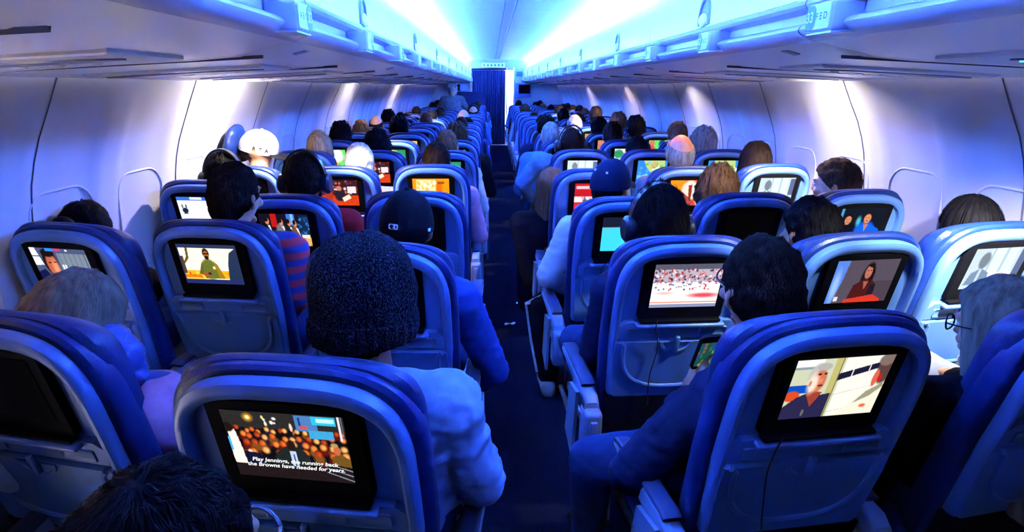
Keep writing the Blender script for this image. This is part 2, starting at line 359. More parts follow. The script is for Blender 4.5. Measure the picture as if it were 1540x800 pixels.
def pic_talk():
    p = Pic(96, 64, (.25, .1, .12)); p.rect(0, .6, 1, 1, (.85, .25, .1)); p.speck(0, 0, 1, .5, 50, [(.6, .15, .12), (.9, .85, .9), (.25, .2, .45), (.8, .4, .3), (.2, .1, .2)], .03, 13); p.ell(.5, .6, .14, .22, (.15, .12, .2)); p.ell(.5, .32, .06, .1, (.8, .5, .4)); p.poly([(.55, .7), (.75, .55), (.8, .7), (.6, .85)], (1, .9, .8)); p.rect(.72, .25, .95, .5, (.95, .9, .9)); p.ell(.2, .6, .12, .2, (.7, .2, .15)); return p.noise(.1, 13)

def pic_orange():
    p = Pic(96, 56, (1., .62, .08)); p.rect(.1, .06, .62, 1, (1, .93, .65)); p.speck(.12, .1, .6, .7, 30, [(1, 1, .9), (1, .8, .3), (.95, .75, .4)], .04, 14); p.rect(.66, .15, .8, 1, (.95, .45, .05)); p.rect(.68, .12, .86, .22, (.7, .3, .05)); p.ell(.62, .95, .1, .22, (.2, .08, .04)); return p.noise(.05, 14)

def pic_map():
    p = Pic(80, 56, (.2, .55, .95)); p.poly([(.2, 0), (.9, 0), (.95, .5), (.6, .75), (.4, .5), (.3, .3)], (.75, .85, .55)); p.poly([(.5, .4), (.8, .2), (1, .4), (1, .9), (.6, .9)], (.98, .97, .9)); p.speck(.05, .1, .4, .9, 14, [(.5, .8, 1), (.35, .65, 1)], .05, 15); p.speck(.3, .1, .9, .5, 12, [(.5, .75, .3), (.85, .7, .5)], .05, 16); return p

def pic_fire():
    p = Pic(80, 56, (.95, .35, .05)); p.poly([(.0, 0), (.4, 0), (.35, .5), (.7, 1), (0, 1)], (1, .6, .1)); p.ell(.55, .4, .22, .4, (1., .9, .85)); p.poly([(.2, .4), (.28, .36), (.8, .95), (.6, 1)], (.75, .3, .3)); p.poly([(.5, .2), (.6, .18), (.62, .8), (.55, .8)], (.6, .2, .15)); p.ell(.85, .5, .16, .5, (.98, .8, .85)); return p.noise(.08, 17)

def pic_cyan():
    p = Pic(64, 64, (.35, .8, .9)); p.rect(0, 0, 1, .3, (.1, .12, .22)); p.ell(.5, .75, .6, .45, (.25, .85, .95)); p.ell(.6, .25, .12, .14, (.85, .5, .4)); return p

def pic_red():
    p = Pic(64, 48, (.95, .93, .95)); p.rect(0, 0, .5, .5, (.8, .1, .15)); p.rect(.05, .1, .4, .2, (.95, .8, .8)); p.rect(0, .7, .45, 1, (.85, .15, .2)); p.speck(.1, .5, .9, .7, 16, [(.3, .3, .4), (.9, .5, .5)], .03, 18); return p

def pic_rand(k):
    R = random.Random(k)
    pal = [(.95, .95, 1), (.5, .75, 1), (1, .7, .3), (.2, .6, .4), (.9, .3, .2), (.15, .2, .45), (.9, .9, .6), (.4, .9, .4)]
    p = Pic(28, 18, R.choice(pal)); 
    for _ in range(5): p.ell(R.random(), R.random(), R.uniform(.1, .35), R.uniform(.1, .4), R.choice(pal+[(.1, .1, .15), (.8, .5, .4)]))
    return p.noise(.1, k)

SCR_W, SCR_H = 0.207, 0.150
def picture_mesh(p, W=SCR_W, H=SCR_H, boost=1.0):
    w, h = p.w, p.h
    me = bpy.data.meshes.new('screen')
    xs = np.linspace(-W/2, W/2, w); zs = np.linspace(H/2, -H/2, h)
    X, Z = np.meshgrid(xs, zs)
    co = np.stack([X, np.zeros_like(X), Z], -1).reshape(-1, 3)
    ii = np.arange(w*h).reshape(h, w)
    q = np.stack([ii[:-1, :-1], ii[1:, :-1], ii[1:, 1:], ii[:-1, 1:]], -1).reshape(-1, 4)
    me.from_pydata(co.tolist(), [], q.tolist())
    at = me.color_attributes.new('picture', 'FLOAT_COLOR', 'POINT')
    c = np.ones((w*h, 4)); c[:, :3] = srgb(np.clip(p.a, 0, 1)).reshape(-1, 3)*boost
    at.data.foreach_set('color', c.reshape(-1))
    me.materials.append(M_SCREEN)
    return me
# ------------------------------------------------------------------ light levels
LED = 420.0
EXPO = 0.55
WASH = 2.6
WASHC = (0.80, 0.76, 1.0)
LEDC = (0.055, 0.185, 1.0)
W1 = (1.0, 0.88, 0.78)
LAMPS = [((-1.44, 1.0, 1.57), (-1.60, 1.25, .7), 1300, W1, 46), ((-1.47, .30, 1.57), (-1.62, .50, .7), 1300, W1, 46), ((1.42, 1.0, 1.57), (1.58, 1.25, .7), 30, W1, 46), ((1.15, 1.37, 1.57), (.95, 1.95, .85), 75, (.9, .97, 1), 40), ((.98, 1.37, 1.57), (.50, 1.86, .8), 75, (.85, .95, 1), 42), ((-.95, 2.95, 1.57), (-.50, 3.4, .95), 90, W1, 42),  # leading off-frame window lamps are added to bounce light onto bin undersides
         ((-1.30, 3.2, 1.575), (-1.75, 3.22, 1.05), 16, W1, 160), ((-1.28, 2.99, 1.57), (-1.42, 3.35, 1.0), 70, W1, 60),
         ((1.28, 1.37, 1.57), (1.47, 1.95, 0.9), 400, (.95, .95, 1), 62),
         ((1.32, 3.1, 1.575), (1.65, 3.2, .9), 9, W1, 150),
         ((1.28, 2.85, 1.57), (1.50, 3.32, .95), 300, W1, 48),
         ((1.05, 2.95, 1.57), (.98, 3.3, .9), 60, (1, .62, .35), 40), ((1.02, 3.66, 1.58), (1.01, 3.62, 1.2), 40, (1, .26, .03), 60), ((-.98, 2.99, 1.58), (-.85, 3.4, .9), 120, W1, 45), ((.95, 2.18, 1.57), (.75, 3.0, 1.0), 70, W1, 60),
         ((1.36, 5.4, 1.575), (1.62, 5.4, .9), 4, W1, 130),
         ((-1.30, 6.2, 1.575), (-1.7, 6.2, 1.0), 5, W1, 150), ((-1.1, 4.6, 1.57), (-.9, 4.9, 1.0), 160, W1, 70),
         ((-1.30, 9.4, 1.575), (-1.7, 9.4, 1.0), 5, (1, .85, .9), 150), ((-1.1, 7.8, 1.57), (-.9, 8.1, 1.0), 160, W1, 70),
         ((1.36, 8.0, 1.575), (1.62, 8.0, .9), 4, (1, .8, .7), 130), ((1.1, 6.2, 1.57), (.9, 6.5, 1.0), 160, W1, 70), ((1.1, 9.5, 1.57), (.9, 9.8, 1.0), 160, (1, .75, .6), 70),
         ((1.36, 11.2, 1.575), (1.62, 11.2, .9), 4, W1, 130)]
# ------------------------------------------------------------------ cabin shell
Y0, Y1 = -1.65, 16.2
FLOOR_MB = MB().box((0, (Y0+Y1)/2, -0.03), (3.6, Y1-Y0+0.2, 0.06))
tag(link('floor', FLOOR_MB.mesh('floor', smooth=False), None, M_FLOOR), kind='structure')
tag(link('floor_aisle', MB().box((0, (Y0+Y1)/2, 0.003), (0.52, Y1-Y0, 0.006)).mesh('aisle', smooth=False), None, M_CARPET), kind='structure')

WPROF = [(1.585, 1.64), (1.600, 1.575), (1.645, 1.48), (1.69, 1.38), (1.725, 1.30), (1.752, 1.22), (1.772, 1.13), (1.787, 1.03), (1.797, 0.92), (1.80, 0.80), (1.80, 0.62), (1.78, 0.42), (1.74, 0.2), (1.68, 0.0)]
WIN_P = 0.508
WIN_Y = [0.62+WIN_P*k for k in range(30)]
def wall_x(z):
    for (x0, z0), (x1, z1) in zip(WPROF, WPROF[1:]):
        if z1 <= z <= z0: return x0+(x1-x0)*(z0-z)/(z0-z1)
    return WPROF[0][0]
def wall_scallop(y, z):
    ph = ((y-WIN_Y[0])/WIN_P+0.5) % 1.0-0.5          # 0 at a window centre
    k = max(0.0, 1-(abs(ph)/0.36)**4)
    zz = min(1.0, max(0.0, (1.52-z)/0.12))*min(1.0, max(0.0, (z-0.5)/0.2))
    return 0.022*k*zz
def make_wall(sx, name):
    mb = MB(); n = int((Y1-Y0)/0.034); loops = []
    for i in range(n+1):
        y = Y0+(Y1-Y0)*i/n
        loops.append([(sx*(x+wall_scallop(y, z)), y, z) for x, z in WPROF])
    mb.loft(loops, 0, False)
    # outer skin gives the panel its thickness
    mb.loft([[(sx*(x+0.06), y, z) for x, z in WPROF] for y in (Y0, Y1)], 0, False)
    return tag(link(name, mb.mesh(name), None, M_WALL), kind='structure')
make_wall(-1, 'wall_left'); make_wall(1, 'wall_right')

nt = 0
for sx in (-1, 1):
    for k in range(-2, 15):
        y = (2.0 if sx < 0 else 2.10)+0.945*k
        if y < Y0+.1 or y > Y1-.1: continue
        nt += 1
        pts = [(sx*(x+wall_scallop(y, z)-0.002), z) for x, z in WPROF]
        mb = MB(); mb.loft([[(x, y-0.0035, z) for x, z in pts], [(x-sx*0.003, y, z) for x, z in pts], [(x, y+0.0035, z) for x, z in pts]], 0, False)
        tag(link('trim_%d' % nt, mb.mesh('panel_seam'), None, M_SEAM), kind='structure')

# windows: a raised surround and a closed shade
def rrect(w, h, r, n=6):
    pts = []
    for cx, cz, a0 in ((w/2-r, h/2-r, 0), (-w/2+r, h/2-r, PI/2), (-w/2+r, -h/2+r, PI), (w/2-r, -h/2+r, 1.5*PI)):
        for k in range(n+1):
            a = a0+PI/2*k/n; pts.append((cx+r*math.cos(a), cz+r*math.sin(a)))
    return pts
nw = 0
for sx in (-1, 1):
    for wy in WIN_Y[:13]:
        nw += 1
        mb = MB(); loops = []
        for (w, h, r, off) in ((0.36, 0.46, 0.10, 0.004), (0.350, 0.450, 0.098, -0.004), (0.342, 0.442, 0.095, -0.005), (0.30, 0.40, 0.08, 0.016)):
            loops.append([(sx*(wall_x(0.96+q)+wall_scallop(wy+p, .96+q)+off), wy+p, 0.96+q) for p, q in rrect(w, h, r)])
        mb.loft(loops, 0, True)
        wobj = tag(link('window_%d' % nw, mb.mesh('window_surround'), None, M_WALL), kind='structure')
        mb = MB(); mb.loft([[(sx*(wall_x(0.96+q)+wall_scallop(wy, .96)+o), wy+p*s, 0.96+q*s) for p, q in rrect(0.30, 0.40, 0.08)] for o, s in ((0.02, 1.0), (0.024, 0.5))], 0, True, False, True)
        link('window_shade', mb.mesh('window_shade'), wobj, M_WALL)

# ceiling
CPROF = [(0.90, 2.055), (0.895, 2.11), (0.86, 2.15), (0.80, 2.175), (0.68, 2.200), (0.52, 2.216), (0.36, 2.224), (0.2, 2.228), (0.055, 2.230)]
mb = MB()
full = [(-x, z) for x, z in CPROF]+[(x, z) for x, z in CPROF[::-1]]
prism(mb, full, Y0, Y1, 0, False)
prism(mb, [(x, z+0.05) for x, z in full], Y0, Y1, 0, False)
tag(link('ceiling', mb.mesh('ceiling'), None, M_CEIL), kind='structure')
nt += 1
mb = MB()
for x in (-0.05, 0.05): mb.box((x, (Y0+Y1)/2, 2.227), (0.014, Y1-Y0, 0.012))
tag(link('trim_%d' % nt, mb.mesh('ceiling_strip', smooth=False), None, mat('strip_grey', (0.30, 0.33, 0.42), 0.5)), kind='structure')
for k in range(10):
    y = -1+1.7*k
    nt += 1
    mb = MB(); pr = [(x, z-0.002) for x, z in full]
    mb.loft([[(x, y-0.003, z) for x, z in pr], [(x, y+0.003, z) for x, z in pr]], 0, False)
    tag(link('trim_%d' % nt, mb.mesh('ceiling_joint'), None, mat('joint_grey', (0.35, 0.37, 0.45), 0.6)), kind='structure')

# mood light strips on top of the bins
M_LED = emit('blue_mood_led', LEDC, LED)
for sx, nm in ((-1, 'port'), (1, 'starboard')):
    mb = MB(); prism(mb, [(sx*0.815, 2.058), (sx*0.845, 2.058), (sx*0.845, 2.068), (sx*0.815, 2.068)], 0.25, Y1-.1)
    o = link('led_light_strip', mb.mesh('led', smooth=False), None, M_LED)
    tag(o, 'long blue cove light strip along the tops of the %s bins' % ('left-hand' if sx < 0 else 'right-hand'), 'light strip')

M_WASH = emit('added_wall_wash', WASHC, WASH)  # hidden strips added to bring neutral light to the upper walls
for sx in (-1, 1):
    mb = MB(); prism(mb, [(sx*1.553, 1.597), (sx*1.565, 1.597), (sx*1.565, 1.607), (sx*1.553, 1.607)], Y0+.1, Y1-.1)
    tag(link('added_wash_strip', mb.mesh('wash', smooth=False), None, M_WASH), 'hidden pale strip added behind the %s bin edge to wash the wall panels' % ('left' if sx < 0 else 'right'), 'light strip')

# ------------------------------------------------------------------ overhead bins
HPROF = [(1.548, 1.640), (1.548, 1.582), (1.542, 1.577), (1.530, 1.588), (1.25, 1.605), (1.0, 1.617), (.86, 1.628), (.78, 1.645), (.72, 1.660), (.702, 1.664), (.702, 1.774), (1.548, 1.774)]
RPROF = [(.7015, 1.6642), (.685, 1.668), (.662, 1.676), (.648, 1.686), (.645, 1.693), (.65, 1.701), (.662, 1.707), (.682, 1.710), (.690, 1.714), (.693, 1.738), (.676, 1.741), (.660, 1.746), (.654, 1.755), (.657, 1.766), (.670, 1.772), (.7015, 1.774)]
DPROF = [(.676, 1.775), (.678, 1.82), (.682, 1.87), (.692, 1.92), (.712, 1.965), (.742, 2.010), (.770, 2.048), (.790, 2.078), (.800, 2.080), (.808, 2.055), (.86, 2.05), (1.0, 1.98), (1.0, 1.776)]
BIN_E = [-1.65, 0.0]+[1.65*k for k in range(1, 10)]+[16.15]
ORD = ['first', 'second', 'third', 'fourth', 'fifth', 'sixth', 'seventh', 'eighth', 'ninth', 'tenth', 'eleventh', 'twelfth', 'thirteenth', 'fourteenth', 'fifteenth', 'sixteenth', 'seventeenth', 'eighteenth', 'nineteenth', 'twentieth', 'twenty-first', 'twenty-second']
M_LATCH = mat('latch_grey', (0.25, 0.28, 0.42), 0.4)
def HZ(x): return 1.660-(x-.72)*.25
for sx in (-1, 1):
    side = 'left' if sx < 0 else 'right'
    for i, (a, b) in enumerate(zip(BIN_E, BIN_E[1:])):
        root = empty('overhead_bin', (sx*1.1, (a+b)/2, 1.6))
        inv = Matrix.Translation((-sx*1.1, -(a+b)/2, -1.6))
        tag(root, 'white overhead bin on the %s, %s' % (side, 'reaching back past the frame' if i == 0 else ORD[i-1]+' whole one from the camera'), 'overhead bin', 'overhead bins along the %s side' % side)
        g = 0.003
        mb = MB(); prism(mb, [(sx*x, z) for x, z in HPROF], a+g, b-g)
        link('housing', mb.mesh('bin_housing', M=inv), root, M_BIN)
        mb = MB(); prism(mb, [(sx*x, z) for x, z in RPROF], a+g, b-g)
        link('rail', mb.mesh('bin_rail', M=inv), root, M_RAIL)
        mb = MB(); prism(mb, [(sx*x, z) for x, z in DPROF], a+g, b-g)
        link('bin_door', mb.mesh('bin_door', M=inv), root, M_BIN)
        mb = MB(); mb.loft([[(sx*x, a+.25+q*s, HZ(x)-d) for x, q in ((.735, -.020), (.775, -.020), (.775, .020), (.735, .020))] for s, d in ((1, -.002), (1, .003), (.8, .004))], 0, True, False, True)
        link('bottom_latch', mb.mesh('bottom_latch', M=inv), root, M_LATCH)
        # half-round latch recess at the foot of the door
        yc = (a+b)/2
        mb = MB()
        lp = [[(sx*(0.671+o), yc+s*0.062*math.cos(t), 1.782+s*0.105*math.sin(t)+0.012*(1-s)) for t in [PI*k/14 for k in range(15)]] for s, o in ((1.0, 0.010), (1.0, -0.002), (0.86, -0.002), (0.80, 0.006))]
        mb.loft(lp, 0, True, False, True)
        h = link('latch', mb.mesh('latch', M=inv), root, M_LATCH)
        mb = MB(); mb.ell((sx*0.670, yc, 1.80), (0.012, 0.042, 0.026)); link('latch_paddle', mb.mesh('latch_paddle', M=inv), h, M_BIN)

# row number boxes sitting in the rail channel
M_PLATE = mat('plate_white', (0.55, 0.66, 0.74), 0.4, var=0.02)
M_CYAN = mat('plate_blue', (0.02, 0.15, 0.36), 0.4, var=0.03)
M_INK = mat('plate_ink', (0.03, 0.10, 0.16), 0.5)
MARK_Y = [1.50+0.79*k for k in range(18)]
for sx in (-1, 1):
    side = 'left' if sx < 0 else 'right'
    for i, y in enumerate(MARK_Y):
        root = empty('row_sign', (sx*0.66, y, 1.70)); 
        tag(root, 'white row number box on the %s bin rail, %s from the camera' % (side, ORD[i]), 'row sign', 'row number boxes along the %s rail' % side)
        inv = Matrix.Translation((-sx*0.66, -y, -1.70))
        mb = MB(); mb.box((sx*0.655, y, 1.708), (0.076, 0.115, 0.066), 0, 0.006); link('box', mb.mesh('box', M=inv), root, M_RAIL)
        mb = MB(); mb.box((sx*0.655, y, 1.673), (0.07, 0.11, 0.004)); link('light_lens', mb.mesh('lens', M=inv), root, M_PLATE)
        px = sx*0.6155
        mb = MB()
        mb.loft([[(px, y+p, 1.709+q) for p, q in rrect(0.104, 0.058, 0.006)], [(px-sx*0.002, y+p, 1.709+q) for p, q in rrect(0.102, 0.056, 0.006)]], 0, True, True, True)
        pl = link('number_plate', mb.mesh('plate', M=inv), root, M_PLATE)
        mb = MB(); xx = px-sx*0.0028
        pts = [(0.050, 0.028), (0.022, 0.028)]+[(0.014-0.004*math.sin(PI*k/6), 0.028-0.056*k/6) for k in range(1, 6)]+[(0.022, -0.028), (0.050, -0.028)]
        mb.loft([[(xx+sx*0.0006, y+p, 1.709+q) for p, q in pts], [(xx, y+p, 1.709+q) for p, q in pts]], 0, True, True, True)
        link('number_field', mb.mesh('field', M=inv), pl, M_CYAN)
        if i < 3:
            # lettering faces the aisle
            R = Matrix.Translation((xx-sx*0.0008, 0, 1.709)) @ Matrix(((0, 0, -sx, 0), (-sx, 0, 0, 0), (0, 1, 0, 0), (0, 0, 0, 1)))
            tn = str(33-i)
            t = text_mesh(tn, 0.034, bold=0.0006); t.transform(inv @ Matrix.Translation((0, y+0.034, 0)) @ R); link('row_number', t, pl, M_PLATE)
            t = text_mesh('A B C' if sx < 0 else 'F E D', 0.022, bold=0.0004); t.transform(inv @ Matrix.Translation((0, y-0.018, 0)) @ R); link('seat_letters', t, pl, M_INK)

# service panels under the bins
M_PSU = mat('service_panel', (0.66, 0.66, 0.70), 0.4, var=0.03)
M_PSUD = mat('service_strip', (0.16, 0.17, 0.24), 0.35)
M_LENS = mat('lens_glass', (0.75, 0.78, 0.85), 0.1, coat=1.0)
PSU_Y = [0.56+0.81*k for k in range(19)]
LIT = {}
for sx in (-1, 1):
    side = 'left' if sx < 0 else 'right'
    for i, y in enumerate(PSU_Y):
        root = empty('service_panel', (sx*1.22, y, 1.60))
        tag(root, 'service panel with lamps and air vents under the %s bins, %s from the camera' % (side, ORD[i]), 'service panel', 'service panels under the %s bins' % side)
        inv = Matrix.Translation((-sx*1.22, -y, -1.60))
        bz = lambda x: 1.612-(x-1.1)*0.05
        mb = MB()
        for (x0, x1, w, t) in ((0.93, 1.53, 0.30, 0.010),):
            lp = []
            for s, dz in ((1.0, 0.004), (1.0, -0.006), (0.97, -0.010)):
                lp.append([(sx*x, y+q, bz(x)+dz) for x, q in ((1.23-0.30*s, -w/2*s), (1.23+0.30*s, -w/2*s), (1.23+0.30*s, w/2*s), (1.23-0.30*s, w/2*s))])
            mb.loft(lp, 0, True, False, True)
        link('panel', mb.mesh('panel', M=inv), root, M_PSU)
        mb = MB(); mb.loft([[(sx*x, y-0.03+q*s, bz(x)-dz) for x, q in ((0.97, -.012), (1.05, -.050), (1.40, -.050), (1.52, -.012), (1.52, .008), (1.40, .034), (1.05, .034), (0.97, .008))] for s, dz in ((1, 0.009), (0.9, 0.014))], 0, True, False, True)
        st = link('control_strip', mb.mesh('strip', M=inv), root, M_PSUD)
        for j, x in enumerate((1.10, 1.19, 1.28)):
            mb = MB(); mb.ell((sx*x, y-0.033, bz(x)-0.010), (0.015, 0.015, 0.007)); link('reading_lamp', mb.mesh('lamp', M=inv), root, M_LENS)
            mb = MB(); mb.tube([(sx*x, y+0.07, bz(x)-0.006), (sx*x, y+0.07, bz(x)-0.012), (sx*x, y+0.07, bz(x)-0.016)], [0.018, 0.016, 0.010], 14); link('air_vent', mb.mesh('vent', M=inv), root, M_PSU)
        mb = MB()
        for x in ((1.0, 1.04) if sx > 0 else (1.44, 1.475)): mb.box((sx*x, y-0.033, bz(x)-0.0148), (0.024, 0.012, 0.003), 0)
        link('call_light', mb.mesh('call', M=inv), root, emit('blue_sign_light', (0.05, 0.35, 1.0), 3.0) if i == 1 else M_LENS)
        # gap joints between service panels
        mb = MB(); mb.loft([[(sx*x, y+0.33+q, bz(x)-d) for x in (0.80, 1.0, 1.3, 1.57)] for q, d in ((-0.004, -0.006), (0, 0.003), (0.004, -0.006))], 0, False)
        link('joint', mb.mesh('joint', M=inv), root, M_SEAM)

# ------------------------------------------------------------------ front bulkhead, curtain
cl, ct, cr = at_depth(711, 160, 16.2).x, at_depth(735, 104, 16.2).z, at_depth(760, 160, 16.2).x
mb = MB()
YB = 16.25
ol, orr = cl-0.03, cr+0.22
mb.box(((-1.8+ol)/2, YB, 1.1), (ol+1.8, 0.08, 2.3)); mb.box(((1.8+orr)/2, YB, 1.1), (1.8-orr, 0.08, 2.3)); mb.box(((ol+orr)/2, YB, (ct+2.25)/2+.01), (orr-ol, 0.08, 2.25-ct))
tag(link('wall_front', mb.mesh('bulkhead', smooth=False), None, M_WALL), kind='structure')
mb = MB(); mb.box((0, Y0-0.04, 1.1), (3.6, 0.08, 2.3)); tag(link('wall_back', mb.mesh('aft', smooth=False), None, M_WALL), kind='structure')
mb = MB(); mb.box((0.2, 18.0, 1.1), (3.6, 0.08, 2.4)); mb.box((-1.6, 17.1, 1.1), (.06, 1.8, 2.4)); mb.box((1.6, 17.1, 1.1), (.06, 1.8, 2.4)); mb.box((0, 17.1, 2.25), (3.4, 1.8, .06)); mb.box((0, 17.1, -.03), (3.4, 1.8, .06))
tag(link('wall_galley', mb.mesh('galley', smooth=False), None, M_WALL), kind='structure')
nt += 1
mb = MB()
mb.box((cl-0.05, YB-0.06, 1.0), (0.05, 0.06, 2.06), 0, 0.01); mb.box((cr+0.03, YB-0.06, 1.0), (0.035, 0.06, 2.06), 0, 0.01); mb.box((cr+0.22, YB-0.06, 1.0), (0.04, 0.06, 2.06), 0, 0.01)
tag(link('trim_%d' % nt, mb.mesh('door_posts'), None, M_BIN), kind='structure')
M_CURT = mat('net_curtain', (0.006, 0.025, 0.11), 0.8, var=0.25, scale=40, stretch=(6, 1, 0.3))
root = empty('curtain', ((cl+cr)/2, YB-0.08, 0.02)); tag(root, 'dark blue pleated curtain closing the aisle at the front bulkhead', 'curtain')
inv = Matrix.Translation((-(cl+cr)/2, -(YB-0.08), -0.02))
mb = MB(); loops = []
for z in (0.03, 0.5, 1.0, 1.5, ct-0.03):
    loops.append([(cl+(cr-cl)*k/120, YB-0.09+0.022*math.sin(k*0.85)+0.008*math.sin(k*0.31+z), z) for k in range(121)])
mb.loft(loops, 0, False); mb.loft([[(x, y+0.006, z) for x, y, z in lp] for lp in loops], 0, False)
link('fabric', mb.mesh('fabric', M=inv), root, M_CURT)
mb = MB(); mb.tube([(cl-0.02, YB-0.09, ct), (cr+0.02, YB-0.09, ct)], 0.018, 10); link('rail', mb.mesh('rail', M=inv), root, M_BLACK)
# galley lamp seen past the curtain edge
root = empty('galley_light', (cr+0.13, 17.6, 1.1)); tag(root, 'bright white light column showing just beside the curtain', 'light')
mb = MB(); mb.box((cr+0.13, 17.6, 1.15), (0.26, 0.04, 1.7), 0, 0.01); link('diffuser', mb.mesh('diffuser', M=Matrix.Translation((-(cr+.13), -17.6, -1.1))), root, emit('galley_glow', (0.6, 0.75, 1.0), 5.0))
# lit exit sign over the curtain
s0 = at_depth(742, 98, 16.1)
root = empty('exit_sign', (s0.x, 16.15, s0.z)); tag(root, 'small pale sign above the curtain at the front bulkhead', 'sign')
mb = MB(); mb.box((0, 0, 0), (0.62, 0.05, 0.11), 0, 0.012); link('sign_housing', mb.mesh('sign'), root, M_BIN)
mb = MB(); 
for k in range(6): mb.box((-0.24+0.095*k, -0.028, 0), (0.045, 0.004, 0.05))
link('sign_symbols', mb.mesh('symbols', smooth=False), root, M_CYAN)
# bulkhead monitors
for px, py, w, h, lab in ((683, 133, 0.34, 0.28, 'black wall monitor on the bulkhead left of the curtain'), (787, 136, 0.42, 0.36, 'black wall monitor on the bulkhead right of the curtain')):
    p = at_depth(px, py, 16.1); root = empty('wall_monitor', (p.x, 16.17, p.z)); tag(root, lab, 'monitor', 'bulkhead monitors')
    mb = MB(); mb.box((0, 0, 0), (w, 0.06, h), 0, 0.01); link('frame', mb.mesh('frame'), root, mat('monitor_frame', (0.12, 0.16, 0.4), 0.5))
    mb = MB(); mb.box((0.03, -0.032, 0.03), (w*0.72, 0.006, h*0.62)); link('display', mb.mesh('display'), root, M_BEZEL)
p = at_depth(782, 111, 16.1); mb = MB(); mb.box((0, 0, 0), (0.16, 0.03, 0.12), 0, 0.006); o = link('notice', mb.mesh('notice'), None, M_CYAN); o.location = (p.x, 16.19, p.z); tag(o, 'small blue notice above the monitor right of the curtain', 'notice')
# blue seat-height partition at the front left
p = at_depth(712, 168, 15.6); root = empty('partition_screen', (p.x-0.1, 15.7, 0)); tag(root, 'dark blue partition beside the left of the curtain', 'partition')
mb = MB(); mb.loft([[(x, y, z) for x, z in ((-.42, 0), (.42, 0), (.42, 1.1), (.33, 1.42), (-.42, 1.42))] for y in (0, 0.05)], 0, True, True, True); link('board', mb.mesh('board', smooth=False), root, M_LEATHER2)

# ------------------------------------------------------------------ seat meshes (local: y ahead, pivot at z 0.45)
REC = math.radians(12); SR, CR = math.sin(REC), math.cos(REC)
def S(u, v, n): return (u, -v*SR-n*CR, 0.45+v*CR-n*SR)
def outline(W, vc, H, vb, Wb, e=0.62, n=28):
    pts = [(-Wb, vb), (-Wb-(W-Wb)*.5, (vb*2+vc)/3), (-W, (vb+vc*2)/3)]
    for k in range(n+1):
        t = PI-PI*k/n
        c, s = math.cos(t), math.sin(t)
        pts.append((W*math.copysign(abs(c)**e, c), vc+H*abs(s)**e))
    return pts+[(W, (vb+vc*2)/3), (Wb+(W-Wb)*.5, (vb*2+vc)/3), (Wb, vb)]
def loops_of(spec):
    return [[S(u, v, n) for u, v in outline(W, vc, H, vb, Wb, e)] for (W, vc, H, vb, Wb, e, n) in spec]
# leather back cushion
mb = MB(); mb.loft(loops_of([(.205, .46, .210, .03, .195, .6, -.005), (.217, .46, .224, .02, .205, .6, -.007), (.225, .46, .229, .01, .212, .6, -.015), (.227, .46, .226, .01, .213, .6, -.028), (.225, .46, .208, .02, .208, .6, -.050), (.208, .46, .180, .02, .197, .6, -.078), (.17, .46, .15, .05, .16, .6, -.092)]), 0, True, True, True)
ME_CUSH = mb.mesh('back_cushion', [M_LEATHER])
# headrest wrap, slightly proud of the cushion
mb = MB(); mb.loft(loops_of([(.19, .54, .130, .44, .19, .55, -.020), (.207, .54, .146, .435, .206, .55, -.030), (.216, .54, .146, .43, .214, .55, -.042), (.217, .54, .132, .43, .215, .55, -.066), (.200, .54, .105, .44, .198, .55, -.100), (.16, .54, .08, .46, .16, .6, -.112)]), 0, True, True, True)
ME_HEAD = mb.mesh('headrest', [M_LEATHER2])
# plastic back shell with its raised arch
mb = MB(); mb.loft(loops_of([(.208, .46, .216, .13, .193, .6, -.004), (.209, .46, .218, .13, .194, .6, .010), (.206, .46, .215, .13, .191, .6, .019), (.200, .459, .207, .13, .186, .6, .024), (.191, .458, .197, .13, .178, .58, .024), (.184, .456, .188, .13, .171, .56, .018), (.180, .455, .184, .13, .167, .54, .002)]), 0, True, True, True)
ME_SHELL = mb.mesh('back_shell', [M_SHELL])
def vbox(mb, u0, u1, v0, v1, n0, n1, bev=0.0, mi=0):
    t = MB(); t.box(((u0+u1)/2, (v0+v1)/2, (n0+n1)/2), (u1-u0, v1-v0, n1-n0), 0, bev)
    mb.add([S(*p) for p in t.v], t.f, mi); return mb
# mid panel under the monitor with a shelf lip
mb = MB(); mb.loft([[S(u, v, n) for u, v in ((-.184, .355), (.184, .355), (.186, .40), (.165, .417), (-.165, .417), (-.186, .40))] for n in (.0, .016, .020)], 0, True, False, True)
vbox(mb, -.140, .140, .404, .417, .004, .040, .005)
ME_MID = mb.mesh('monitor_shelf', [M_SHELL])
# small inset pads either side of the latch
def inset(u0):
    mb = MB(); mb.loft([[S(u0+p, .380+q, n) for p, q in rrect(w, h, .005, 3)] for w, h, n in ((.088, .034, .0195), (.084, .030, .0235), (.076, .022, .0205))], 0, True, False, True)
    return mb.mesh('inset', [M_TRAY])
ME_INS = [inset(-.115), inset(.115)]
# tray table with the raised U rib
mb = MB(); 
tr = [(-.188, .14), (-.197, .30), (-.194, .350), (.194, .350), (.197, .30), (.188, .14), (.176, .128), (-.176, .128)]
mb.loft([[S(u*s, .24+(v-.24)*s, n) for u, v in tr] for s, n in ((1.0, .0), (1.0, .026), (.985, .030))], 0, True, False, True)
U = []
for k in range(29):
    t = PI+PI*k/28; c, s_ = math.cos(t), math.sin(t)
    U.append((.165*math.copysign(abs(c)**.75, c), .335+.165*math.copysign(abs(s_)**.7, s_)))
U = [(-.178, .35)]+U+[(.178, .35)]
mb.tube([S(u, v, .029) for u, v in U], .0075, 8)
ME_TRAY = mb.mesh('tray_table', [M_TRAY])
mb = MB()
lp = [[S(.0+s*.052*math.cos(t), .352-s*.040*math.sin(t)*1.0+(-.004), n) for t in [PI*k/12 for k in range(13)]] for s, n in ((1.0, .0295), (1.0, .034), (.86, .034), (.80, .0305))]
